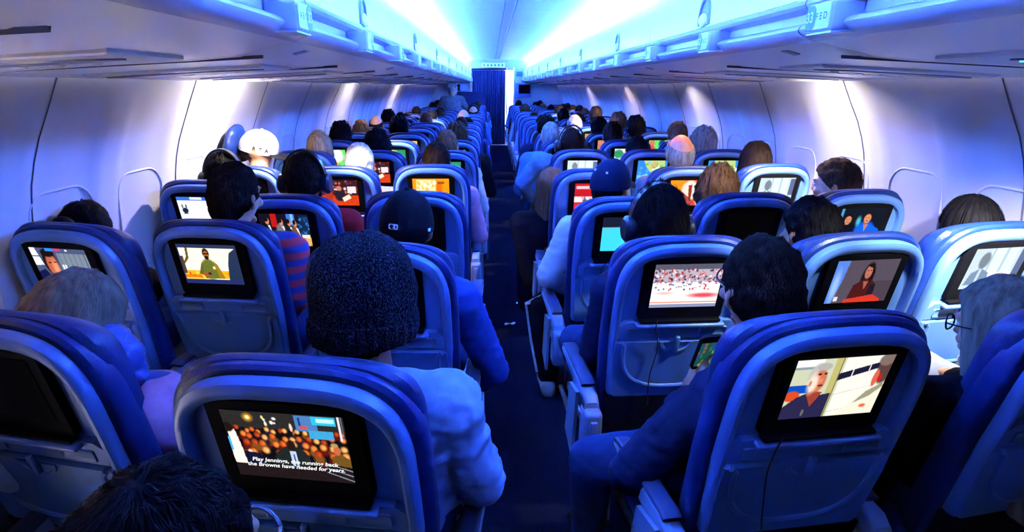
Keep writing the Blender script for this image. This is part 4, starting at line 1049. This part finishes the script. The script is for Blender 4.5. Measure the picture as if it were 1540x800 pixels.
def person(label, H, sk='light', yaw=0, pitch=0, roll=0, by=0, lean=0.0, broad=1.0, shirt='navy', trousers='denim', style='short', hc='black', near=1, voxel=.009, over=None, hands=None, wr=.006, extras=None, shiny=False, shirt_mat=None, sleeves='LR', standing=False, shoes='black', group='passengers in their seats', hat=None, phones=None, specs=None, cuff=.92):
    J = joints(Vector(H), by, lean, broad, max(.50, min(.60, H.z-.575)))
    if over: J.update(over)
    for kk in J:
        if len(kk) == 2 and kk[1] in 'LR' and kk[0] in 'SEWKA': J[kk] = Vector((max(-1.70, min(1.70, J[kk].x)), J[kk].y, J[kk].z))
    base = Vector((J['P'].x, J['P'].y, J['P'].z-.1 if not standing else 0.0))
    root = empty('person', base); tag(root, label, 'person', group)
    inv = Matrix.Translation(-base); Mh = head_matrix(Vector(H), yaw, pitch, roll)
    me = build_body(J, Mh, voxel, hands or {}, 'body'); me.transform(inv)
    for m in (skin(sk), M_EYEW, M_IRIS, lip(sk)): me.materials.append(m)
    link('body', me, root)
    me = build_shirt(J, voxel, wr, len(bpy.data.objects) % 17, sleeves, cuff); me.transform(inv); link('shirt', me, root, shirt_mat or cloth(shirt, shiny))
    me = build_trousers(J, max(voxel, .010), .005, len(bpy.data.objects) % 13); me.transform(inv); link('trousers', me, root, cloth(trousers))
    for s in 'LR':
        me = build_shoe(J, s); me.transform(inv); link('shoe', me, root, cloth(shoes))
    Ml = inv @ Mh
    if style:
        h = link('hair', hair(style, near), root); h.matrix_local = Ml; set_mat(h, hairm(hc))
    if hat == 'beanie':
        b = link('beanie', beanie_mesh(), root, beanie_mat()); b.matrix_local = Ml
    elif hat: cap_parts(root, Ml, hat)
    if phones: headphones(root, Ml, phones)
    if specs: glasses(root, Ml, specs)
    return root, J, inv, Ml
def set_mat(o, m):
    if len(o.data.materials) == 0: o.data.materials.append(m)
    o.material_slots[0].link = 'OBJECT'; o.material_slots[0].material = m

D = at_depth
EDGE = []
M_HP = mat('headphone_black', (0.007, 0.009, 0.02), 0.35, spec=0.3)
M_FRAME = mat('glasses_frame', (0.01, 0.01, 0.015), 0.25)
# 1 knit-hat man, nearest aisle seat on the left
H = D(548, 466, 1.07)
ov = dict(ER=D(722, 720, 1.10), WR=D(690, 730, 1.36), SR=D(672, 612, 1.06))
person('man in a dark marled knit hat and pale blue shirt, nearest left aisle seat', H, 'pink', style='buzz', hc='darkbrown', near=1, voxel=.0075, shirt='paleblue', over=ov, hat='beanie', broad=1.08, wr=.014, pitch=4, )
# collar band of that shirt is a part of its own
o = bpy.data.objects['person']
mb = MB(); Nn = H+Vector((0, -.035, -.150)); mb.loft([ring(Nn+Vector((0, .0, z)), Vector((1, 0, 0)), Vector((0, 1, -.25)).normalized(), r, r*.95, 32) for z, r in ((-.012, .082), (.028, .074), (.030, .070), (-.008, .074))], 0, True)
me = mb.mesh('collar', M=Matrix.Translation(-o.location)); link('collar', me, o, cloth('paleblue'))
for nm, x, y in (('unseen passenger added at the nearest left window, white shirt bouncing light', -1.52, 1.12), ('passenger in a black shirt in the nearest right window seat', 1.45, 1.40)):  # the off-frame passenger in white is added to bounce lamp light upward
    EDGE.append((nm, x, y))
# 2 head at the bottom edge, seat behind
H0 = D(246, 905, .415)
person('dark-haired person in glasses whose head fills the bottom corner of the picture', H0, 'tan', yaw=-12, style='short', hc='black', near=2, voxel=.0085, shirt='black', specs=mat('silver_frame', (.10, .11, .14), .4, metal=.3))
make_seat((-1, 'C'), Vector((H0.x, H0.y-.13-TOP.y, 0)), 0, 'blue aisle seat under the dark head at the bottom edge', 'airplane seats in rows', DARK, True, [(1, True), (-1, False)])
# 3 sleeping woman
H = D(112, 487, 1.30)
J3 = dict(ER=D(236, 640, 1.22), WR=D(215, 690, 1.45))
rt, J, inv, Ml = person('person with ash blond hair in a blue nylon jacket, slumped in the nearest row', H, 'light', yaw=-15, pitch=18, roll=10, style='bob', hc='ashblond', near=2, voxel=.008, shirt='blue', shiny=True, over=J3, sleeves='L')
mb = MB(); mb.capsule(J['SR'], J['ER'], .076, .072); mb.capsule(J['ER'], J['ER'].lerp(J['WR'], .9), .070, .050)
me = fuse(mb, .008, 5, .005, 9, 3); me.transform(inv); o = link('sleeve', me, rt, cloth('lilac')); o['label'] = 'lilac sleeve'
mb = MB(); N3 = J['N']
for k in range(9):
    a = -.5+2.6*k/8+PI*.75
    mb.ell(N3+Vector((.085*math.cos(a)+.02, .080*math.sin(a), -.01+.012*math.sin(k*2.1))), (.052, .050, .045))
mb.capsule(N3+Vector((.05, -.05, -.0)), N3+Vector((.14, -.03, -.05)), .05, .05)
for px, py, d, r in ((140, 512, 1.29, .050), (163, 518, 1.28, .055), (182, 536, 1.27, .052), (192, 562, 1.27, .045)): mb.ell(D(px, py, d), (r, r, r))
me = fuse(mb, .007, 4, .014, 16, 5); me.transform(inv); link('hood', me, rt, cloth('blue', True))
# 4 window passenger, second row left
H = D(132, 352, 2.16)
person('dark-haired passenger at the left window, one brown fist beside the headrest', H, 'dark', style='bun', hc='black', near=1, shirt='black', over=dict(ER=D(205, 460, 2.1), WR=D(196, 425, 1.98)), hands={'R': (Vector((-.1, -.2, 1)), Vector((0, -1, 0)), 1.2)})
# 5 middle, second row left
H = D(355, 297, 2.12)
person('man with short brown hair and a red striped sleeve, middle seat on the left', H, 'pink', yaw=-14, style='short', hc='darkbrown', near=2, shirt_mat=striped(), over=dict(ER=D(440, 450, 2.1), WR=D(430, 480, 2.3)), voxel=.008)
# 6 black cap man
H = D(612, 343, 1.90)
M_CAPK = mat('black_cap', (0.005, 0.0055, 0.009), 0.9, spec=0.04, bump=0.3, bscale=300)
rt, J, inv, Ml = person('man in a black baseball cap and blue sweater with his elbow in the aisle', H, 'pink', style='buzz', hc='black', near=1, voxel=.008, shirt='blue', over=dict(SR=D(694, 452, 1.82), ER=D(742, 556, 1.88), WR=D(690, 590, 2.1)), hat=M_CAPK, wr=.009, roll=3)
cap = [c for c in rt.children if c.name.startswith('cap')][0]
mb = MB(); q = [(p, z) for p, z in rrect(.030, .017, .004, 3)]
mb.loft([[(-.028+p, -.1145+.5*abs(-.028+p)**2*6, .030+z) for p, z in q], [(-.028+p, -.1165+.5*abs(-.028+p)**2*6, .030+z) for p, z in q]], 0, True, True, True)
lg = link('badge', mb.mesh('badge'), cap, mat('badge_white', (.75, .78, .85), .5))
for sx_, pts in ((1, [(-.038, .037), (-.030, .037), (-.026, .030), (-.031, .028), (-.024, .023), (-.036, .023), (-.040, .03)]), (1, [(-.020, .036), (-.016, .033), (-.018, .024), (-.022, .026)])):
    mb = MB(); mb.loft([[(p, -.1172+3*p*p, z) for p, z in pts], [(p, -.1178+3*p*p, z) for p, z in pts]], 0, True, True, True); link('badge_mark', mb.mesh('mark', smooth=False), cap, M_CAPK)
mb = MB(); mb.box((.080, -.055, .012), (.010, .016, .010), 0, .002); link('side_sticker', mb.mesh('sticker'), cap, mat('sticker_white', (.9, .9, .92), .4))
# 7 phone man
H = D(1143, 437, 1.28)
wl = D(1040, 594, 1.42)
rt, J, inv, Ml = person('man with short dark hair and glasses in a navy sweater, holding up a phone', H, 'pink', yaw=4, style='short', hc='darkbrown', near=2, voxel=.0075, shirt='navy', over=dict(SL=D(1078, 600, 1.27), SR=D(1320, 560, 1.27), EL=D(948, 712, 1.28), WL=wl, KL=D(890, 690, 1.50), AL=Vector((.16, 1.62, .105))), hands={'L': (Vector((.08, .05, 1)), Vector((-1, .1, 0)), .35)}, wr=.010, specs=M_FRAME, broad=1.05)
ph = D(1063, 531, 1.385)
pr = empty('phone', ph, 0.2); tag(pr, 'black phone with a lit colourful screen in the hand of the man in navy', 'phone')
mb = MB(); mb.loft([[(p, y, z) for p, z in rrect(.060, .118, .009, 4)] for y in (0.0, .009)], 0, True, True, True); o = link('phone_body', mb.mesh('phone_body'), pr, M_BLACK); o.rotation_euler = (.35, 0, 0)
pp = Pic(24, 34, (.1, .35, .3)); pp.speck(0, 0, 1, 1, 30, [(.2, .5, .4), (.6, .4, .3), (.2, .3, .6), (.75, .7, .3)], .06, 3)
s = link('phone_screen', picture_mesh(pp, .052, .085, .7), o); s.location = (0, -.001, -.004)
# 8 woman with glasses
H = D(1512, 495, 1.30)
person('woman with long blond hair and dark glasses looking sideways at the right edge', H, 'pink', yaw=32, pitch=8, style='long', hc='ashblond', near=2, voxel=.0075, shirt='black', specs=M_FRAME)
# 9 headphone man
H = D(988, 338, 1.97)
person('man with black hair and big black headphones in a dark sweater, right aisle seat', H, 'tan', yaw=4, style='messy', hc='black', near=2, voxel=.008, shirt='navy', over=dict(EL=D(893, 530, 1.95), SL=D(918, 440, 1.92), KL=D(866, 512, 2.25)), phones=M_HP, wr=.008)
# 10, 11
person('man with cropped black hair in the middle seat behind the curly brown head', D(1217, 350, 2.02), 'tan', yaw=10, style='short', hc='black', near=2, shirt='black')
person('passenger with tight black braids at the right window seat', D(1455, 345, 2.16), 'dark', style='braids', hc='black', near=1, shirt='black')
# 12 white sweater, striped track trousers
H = D(918, 281, 2.70)
M_CAPN = mat('navy_cap', (0.006, 0.012, 0.04), 0.9, spec=0.04, bump=0.3, bscale=300)
rt, J, inv, Ml = person('person in a navy cap, white sweater and black track trousers with white side stripes', H, 'tan', yaw=-35, style='buzz', hc='black', near=1, shirt='white', trousers='black', over=dict(SL=D(858, 348, 2.62), EL=D(824, 415, 2.62), WL=D(868, 440, 2.84), KL=D(813, 462, 2.86), AL=D(824, 562, 2.75)), hat=M_CAPN, shoes='white', wr=.010)
cap = [c for c in rt.children if c.name.startswith('cap')][0]
mb = MB()
for x, y, z in ((-.045, -.075, .085), (.02, -.095, .078), (-.078, -.01, .07)): mb.ell((x, y, z), (.006, .006, .006), 8, 6)
link('eyelets', mb.mesh('eyelets'), cap, mat('badge_white', (.75, .78, .85), .5))
mb = MB()
for w in (-.018, 0.0, .018):
    hp = J['IL']; k, a = J['KL'], J['AL']
    mb.tube([hp+Vector((-.105, w, .0)), hp.lerp(k, .5)+Vector((-.094, 0, w)), k+Vector((-.078, w*.6, .02)), k.lerp(a, .5)+Vector((-.070, w, 0)), a+Vector((-.060, w, .02))], .0065, 6)
me = mb.mesh('side_stripes', M=inv); o = link('side_stripes', me, rt, cloth('white')); o['label'] = 'white side stripes'
# 13-16
person('curly brown-haired passenger leaning out beside the blank black monitor', D(1076, 292, 2.76), 'light', yaw=-20, roll=6, style='messy', hc='brown', near=2, shirt='sky')
person('man with short reddish brown hair turned sideways by the right wall', D(1255, 279, 2.78), 'pink', yaw=48, style='short', hc='brown', near=1, shirt='grey')
rt, J, inv, Ml = person('woman with long auburn hair leaning into the aisle in a black jacket', D(829, 285, 3.45), 'light', yaw=12, style='long', hc='auburn', near=1, shirt='black', trousers='black', over=dict(EL=D(800, 420, 3.4), WL=D(812, 440, 3.6)))
person('man with cropped hair and headphones in a sky blue shirt, elbow in the aisle', D(859, 218, 4.35), 'tan', style='buzz', hc='darkbrown', near=1, shirt='sky', phones=M_HP, lean=-.06, over=dict(EL=D(786, 275, 4.3), WL=D(800, 300, 4.5), SL=D(812, 243, 4.2)))

# prototypes for everyone further ahead
PROTO = {}
def proto(kind):
    if kind in PROTO: return PROTO[kind]
    Hh = Vector((0, 0, 1.17)); J = joints(Hh, 0, 0, {'man': 1.05, 'woman': .9, 'big': 1.18}[kind], .585)
    off = Matrix.Translation((0, 0, -1.17))
    b = build_body(J, head_matrix(Hh), .012, {}, 'body'); s = build_shirt(J, .012, .006, len(PROTO)); t = build_trousers(J, .013, .004, len(PROTO)); sh = [build_shoe(J, k) for k in 'LR']
    for m in [b, s, t]+sh: m.transform(off)
    b.materials.append(None); b.materials.append(M_EYEW); b.materials.append(M_IRIS); b.materials.append(None)
    PROTO[kind] = (b, s, t, sh); return PROTO[kind]
M_CAPW = mat('white_cap', (0.24, 0.24, 0.27), 0.7, bump=0.2, bscale=300)
def crowd(label, px, py, d, kind='man', sk='light', style='short', hc='black', shirt='navy', yaw=0, phones=False, hat=None, near=0, rz=0, tilt=(0, 0), group='passengers in their seats'):
    p = D(px, py, d); p.z = min(max(p.z, 1.10), 1.26) if d < 4 else min(max(p.z, 1.07), 1.14)
    lx = 1.54 if d < 4 else 1.45; p.x = max(-lx, min(lx, p.x))
    root = empty('person', p, math.radians(rz)); tag(root, label, 'person', group)
    b, s, t, sh = proto(kind)
    o = link('body', b, root)
    for i, m in ((0, skin(sk)), (3, lip(sk))): o.material_slots[i].link = 'OBJECT'; o.material_slots[i].material = m
    set_mat(link('shirt', s, root), cloth(shirt)); set_mat(link('trousers', t, root), cloth('denim'))
    for m in sh: set_mat(link('shoe', m, root), cloth('black'))
    Ml = head_matrix(Vector((0, 0, 0)), yaw, *tilt)
    h = link('hair', hair('buzz' if hat else style, near), root); h.matrix_local = Ml; set_mat(h, hairm(hc))
    if phones: headphones(root, Ml, M_HP)
    if hat: return root, cap_parts(root, Ml, hat)
    return root
dd = lambda r: 0.86+0.80*r+0.20
KNOWN = [
 ('black-haired passenger wearing thin headphones by the left wall, third row', 268, 276, 2.98, dict(kind='woman', phones=True, near=1, shirt='navy')),
 ('passenger with dark hair and headphones in red, above the suited men screen', 459, 272, 2.72, dict(phones=True, hc='darkbrown', shirt='red', near=1)),
 ('dark-haired passenger in the left aisle seat before the orange screen', 657, 250, 3.55, dict(hc='darkbrown', shirt='pinkc', near=1)),
 ('white-haired passenger beside the red talk show screen', 543, 270, 3.5, dict(hc='white', sk='pink', shirt='grey', near=1, style='short')),
 ('bald man with a grey fringe lit orange by a reading lamp', 1022, 232, 3.55, dict(sk='pink', style='bald', hc='grey', shirt='grey', near=1)),
 ('woman with long dark hair leaning beside the glaring white screen', 1133, 262, 3.6, dict(kind='woman', style='long', hc='darkbrown', shirt='black', near=1)),
 ('passenger with reddish brown hair in the left aisle seat, fifth row', 672, 222, 4.35, dict(hc='auburn', shirt='white')),
 ('passenger with big messy black hair in the left middle seat, fifth row', 568, 222, 4.35, dict(style='messy', hc='black', shirt='navy', near=1)),
 ('woman with straight blond hair by the left wall, fifth row', 433, 224, 4.4, dict(kind='woman', style='bob', hc='blond', shirt='grey', near=1)),
 ('passenger with black hair half hidden by the map screen', 957, 236, 4.4, dict(hc='black')),
 ('passenger with messy greying hair by the right wall, fifth row', 1090, 218, 4.5, dict(style='messy', hc='grey', shirt='navy', near=1)),
 ('passenger with round black hair by the left wall, sixth row', 472, 207, dd(5), dict(hc='black', style='messy')),
 ('passenger with black hair in the left middle seat, sixth row', 600, 196, dd(6), dict(hc='black', style='messy')),
 ('passenger with bright orange hair by the left wall', 499, 200, dd(6), dict(hc='red', sk='pink')),
 ('bald brown-skinned man by the left wall', 527, 190, dd(7), dict(sk='tan', style='bald', hc='black', shirt='grey')),
 ('black-haired passenger past the bald man by the left wall', 577, 178, dd(8), dict(hc='black', style='messy')),
 ('passenger in a grey knit-like crop of hair, right aisle seat sixth row', 828, 199, dd(5), dict(hc='grey', style='buzz', shirt='sky')),
 ('passenger with dark hair in the right middle seat, sixth row', 921, 203, dd(5), dict(hc='darkbrown')),
 ('passenger with reddish hair in the right window seat, sixth row', 1018, 205, dd(5), dict(hc='auburn')),
 ('black-haired passenger in the right aisle seat, seventh row', 822, 186, dd(6), dict(hc='black', style='messy')),
 ('pink-scalped bald man in the right middle seat, eighth row', 864, 186, dd(7), dict(sk='pink', style='bald', hc='grey')),
 ('dark-haired passenger in the right middle seat, seventh row', 901, 193, dd(6), dict(hc='black')),
 ('black-haired passenger in the right window seat, seventh row', 956, 189, dd(6), dict(hc='black', style='messy')),
 ('passenger with a reddish head of hair by the right wall, eighth row', 930, 181, dd(7), dict(hc='auburn', style='messy')),
 ('passenger with bald pink head in the left aisle seat, tenth row', 697, 178, dd(9), dict(sk='pink', style='bald', hc='grey', shirt='paleblue')),
 ('bald man with black headphones leaning into the aisle near the curtain', 712, 171, dd(11), dict(sk='pink', style='bald', hc='black', phones=True, shirt='sky')),
 ('black-haired passenger by the right wall, ninth row', 847, 172, dd(9), dict(hc='black')),
 ('brown-haired passenger by the right wall, tenth row', 896, 175, dd(9), dict(hc='brown')),
]
used = set()
for nm, x, y in EDGE:
    root = empty('person', (x, y, 1.17)); tag(root, nm, 'person', 'passengers in their seats')
    b, s, t, sh = proto('man'); o = link('body', b, root)
    for i, m in ((0, skin('light')), (3, lip('light'))): o.material_slots[i].link = 'OBJECT'; o.material_slots[i].material = m
    set_mat(link('shirt', s, root), cloth('white' if x < 0 else 'black')); set_mat(link('trousers', t, root), cloth('grey')); set_mat(link('hair', hair('short', 0), root), hairm('brown'))
for lab, px, py, d, kw in KNOWN:
    crowd(lab, px, py, d, **kw)
    w = D(px, py, d); used.add((round((d-1.06)/.8), min('ABCDEF', key=lambda c: abs(COLX[c]-w.x))))
# white cap passenger by the left wall
rt, cap = crowd('passenger in a white baseball cap with black brim by the left wall', 372, 228, 3.47, kind='woman', hat=M_CAPW, hc='darkbrown', shirt='navy', yaw=-62, near=1, tilt=(14, 8))
used.add((3, 'A'))
for c in cap.children:
    if c.name.startswith('brim'): set_mat(c, M_BLACK)
for i, ch in enumerate('RTA'):
    t = text_mesh(ch, .030, bold=.001); a = -.34+.30*i
    t.transform(Matrix.Translation((.094*math.cos(a), .118*math.sin(a)-.004, .030)) @ Matrix.Rotation(a+PI/2, 4, 'Z') @ Matrix.Rotation(PI/2-.25, 4, 'X'))
    link('cap_letter', t, cap, M_BLACK)
mb = MB(); sw = [(0, 0), (.006, -.006), (.014, -.005), (.034, .006), (.014, -.001), (.006, .001)]
a0 = -1.55; mb.loft([[((.0925+o)*math.cos(a0+x*10), (.1165+o)*math.sin(a0+x*10)-.004, .016+z) for x, z in sw] for o in (0, .001)], 0, True, True, True); link('cap_mark', mb.mesh('cap_mark', smooth=False), cap, M_INK)
# the far rows
R = random.Random(21)
hcs = ['black', 'black', 'black', 'darkbrown', 'darkbrown', 'brown', 'auburn']; pos = {'A': 'left window', 'B': 'left middle', 'C': 'left aisle', 'D': 'right aisle', 'E': 'right middle', 'F': 'right window'}
hn = {'black': 'black', 'darkbrown': 'dark brown', 'brown': 'brown', 'grey': 'grey', 'blond': 'blond', 'auburn': 'auburn'}
used |= {(4, 'D'), (7, 'D'), (14, 'B')}
for r in range(4, NROW):
    for c in 'ABCDEF':
        if (r, c) in used or R.random() < .28: continue
        hc = R.choice(hcs); st = R.choice(['short', 'short', 'messy', 'buzz', 'bob']); sh = R.choice(['navy', 'sky', 'grey', 'black', 'white', 'blue', 'paleblue'])
        root = empty('person', (COLX[c]*(.965 if c in 'AF' else 1)+R.uniform(-.03, .03), ROWD[r]+.20+(.08 if c in 'DEF' else 0), R.uniform(1.045, 1.125)), R.uniform(-.1, .1))
        tag(root, 'passenger with %s hair in the %s seat, %s row' % (hn[hc], pos[c], ORD[r]), 'person', 'passengers in their seats')
        kind = 'woman' if st == 'bob' else R.choice(['man', 'man', 'big'])
        b, s, t, shm = proto(kind); o = link('body', b, root); sk = R.choice(['light', 'pink', 'tan', 'dark'])
        for i, m in ((0, skin(sk)), (3, lip(sk))): o.material_slots[i].link = 'OBJECT'; o.material_slots[i].material = m
        set_mat(link('shirt', s, root), cloth(sh))
        set_mat(link('trousers', t, root), cloth('denim'))
        h = link('hair', hair(st, 0), root); set_mat(h, hairm(hc)); h.rotation_euler = (0, 0, R.uniform(-.3, .3))
# passenger standing by the bins far ahead
H = D(681, 134, 12.0); H.z = 1.51
x, y = H.x, H.y
ov = dict(N=H+Vector((0, -.02, -.15)), C=H+Vector((-.02, -.02, -.34)), P=H+Vector((-.03, -.02, -.66)), SL=H+Vector((-.19, -.03, -.21)), SR=H+Vector((.17, 0, -.21)), EL=H+Vector((-.30, .0, -.46)), WL=H+Vector((-.20, .18, -.55)), ER=H+Vector((.26, .12, -.40)), WR=H+Vector((.20, .30, -.30)))
for s_, k in ((-1, 'L'), (1, 'R')):
    ov['I'+k] = H+Vector((-.03+s_*.09, -.02, -.68)); ov['K'+k] = Vector((x-.03+s_*.10, y+.02, .50)); ov['A'+k] = Vector((x-.03+s_*.10, y, .105))
person('grey-haired person in a grey sweater standing by the left bins far ahead', H, 'pink', yaw=-60, style='short', hc='grey', near=0, voxel=.012, shirt='grey', over=ov, standing=True, group=None)

# ------------------------------------------------------------------ small things
def cord(label, pts, grp='headphone cords'):
    mb = MB(); P = [Vector(p) for p in pts]; Q = []
    for i in range(len(P)-1):
        a = P[max(i-1, 0)]; b = P[i]; c = P[i+1]; e = P[min(i+2, len(P)-1)]
        for k in range(8):
            t = k/8; Q.append(.5*((2*b)+(c-a)*t+(2*a-5*b+4*c-e)*t*t+(3*b-a-3*c+e)*t**3))
    Q.append(P[-1]); mb.tube(Q, .0019, 6); o = link('headphone_cord', mb.mesh('cord'), None, M_CABLE)
    return tag(o, label, 'cord', grp)
bpy.context.view_layer.update()
def on_seat(key, lst): 
    M = SEATS[key].matrix_world; return [M @ Vector(S(u, v, n)) for u, v, n in lst]
cord('black cord hanging below the monitor showing two men', on_seat((0, 'D'), [(-.09, .438, .036), (-.105, .41, .046), (-.10, .34, .040), (-.085, .25, .042), (-.06, .14, .042), (-.02, .02, .04)]))
cord('black cord hanging below the basketball monitor', on_seat((1, 'D'), [(-.075, .438, .036), (-.08, .41, .046), (-.06, .33, .040), (-.07, .22, .042), (-.06, .10, .042)]))
cord('black cord hanging below the cyan monitor', on_seat((2, 'D'), [(-.05, .438, .036), (-.09, .41, .046), (-.10, .32, .040), (-.095, .2, .042), (-.09, .05, .042)]))
M_PAPER = mat('white_paper', (.75, .78, .82), .8)
for (px, py, w, l, rz, lab) in ((767, 487, .075, .022, .3, 'larger white paper scrap on the aisle carpet beside the blue elbow'), (780, 456, .035, .012, .2, 'smaller white paper scrap on the aisle carpet further ahead')):
    p = at_height(px, py, .008); mb = MB()
    mb.loft([[(w*(t-.5), l*s+.004*math.sin(t*7), .001+.006*math.sin(t*5+s)**2) for t in [k/8 for k in range(9)]] for s in (-.5, 0, .5)], 0, False)
    mb.loft([[(w*(t-.5), l*s+.004*math.sin(t*7), .0022+.006*math.sin(t*5+s)**2) for t in [k/8 for k in range(9)]] for s in (-.5, 0, .5)], 0, False)
    o = link('paper_scrap', mb.mesh('paper'), None, M_PAPER); o.location = (p.x, p.y, .006); o.rotation_euler = (0, 0, rz); tag(o, lab, 'paper')
p = D(328, 232, 3.62); mb = MB(); mb.ell((0, 0, 0), (.045, .13, .15), 24, 14); o = link('pillow', fuse(mb, .012, 3, .008, 7, 2), None, M_LEATHER2); o.location = (-1.685, 3.47, 1.20); o.rotation_euler = (0, .25, 0); tag(o, 'dark blue pillow against the wall beside the white cap', 'pillow')

# ------------------------------------------------------------------ reading lamps that are on, with added off-frame bounce spots
def spot(loc, tgt, power, col=(1, .86, .72), size=50, blend=1.0, r=.03):
    l = bpy.data.lights.new('reading_and_bounce_spot', 'SPOT'); l.energy = power; l.color = col; l.spot_size = math.radians(size); l.spot_blend = blend; l.shadow_soft_size = r
    o = bpy.data.objects.new('reading_and_bounce_spot', l); COL.objects.link(o); o.location = loc
    o.rotation_euler = (Vector(tgt)-Vector(loc)).to_track_quat('-Z', 'Y').to_euler(); return o
def disk(loc, tgt, power, col, spread):
    l = bpy.data.lights.new('reading_lamp_light', 'AREA'); l.shape = 'DISK'; l.size = .035; l.energy = power; l.color = col; l.spread = math.radians(spread)
    o = bpy.data.objects.new('reading_lamp_light', l); COL.objects.link(o); o.location = loc
    o.rotation_euler = (Vector(tgt)-Vector(loc)).to_track_quat('-Z', 'Y').to_euler()
for loc, tgt, pw, col, sz in LAMPS: (disk if sz > 100 else spot)(loc, tgt, pw, col, sz)

# ------------------------------------------------------------------ world, view
w = bpy.data.worlds.new('cabin_dark'); w.use_nodes = True; w.node_tree.nodes['Background'].inputs[0].default_value = (0.01, 0.012, 0.03, 1); w.node_tree.nodes['Background'].inputs[1].default_value = 0.3
sc.world = w
sc.view_settings.view_transform = 'Standard'; sc.view_settings.look = 'None'; sc.view_settings.gamma = 1.0; sc.view_settings.use_curve_mapping = False
sc.view_settings.exposure = EXPO
c = sc.cycles
c.max_bounces = 6; c.diffuse_bounces = 5; c.glossy_bounces = 3; c.transmission_bounces = 2; c.sample_clamp_indirect = 0.0
c.use_denoising = True
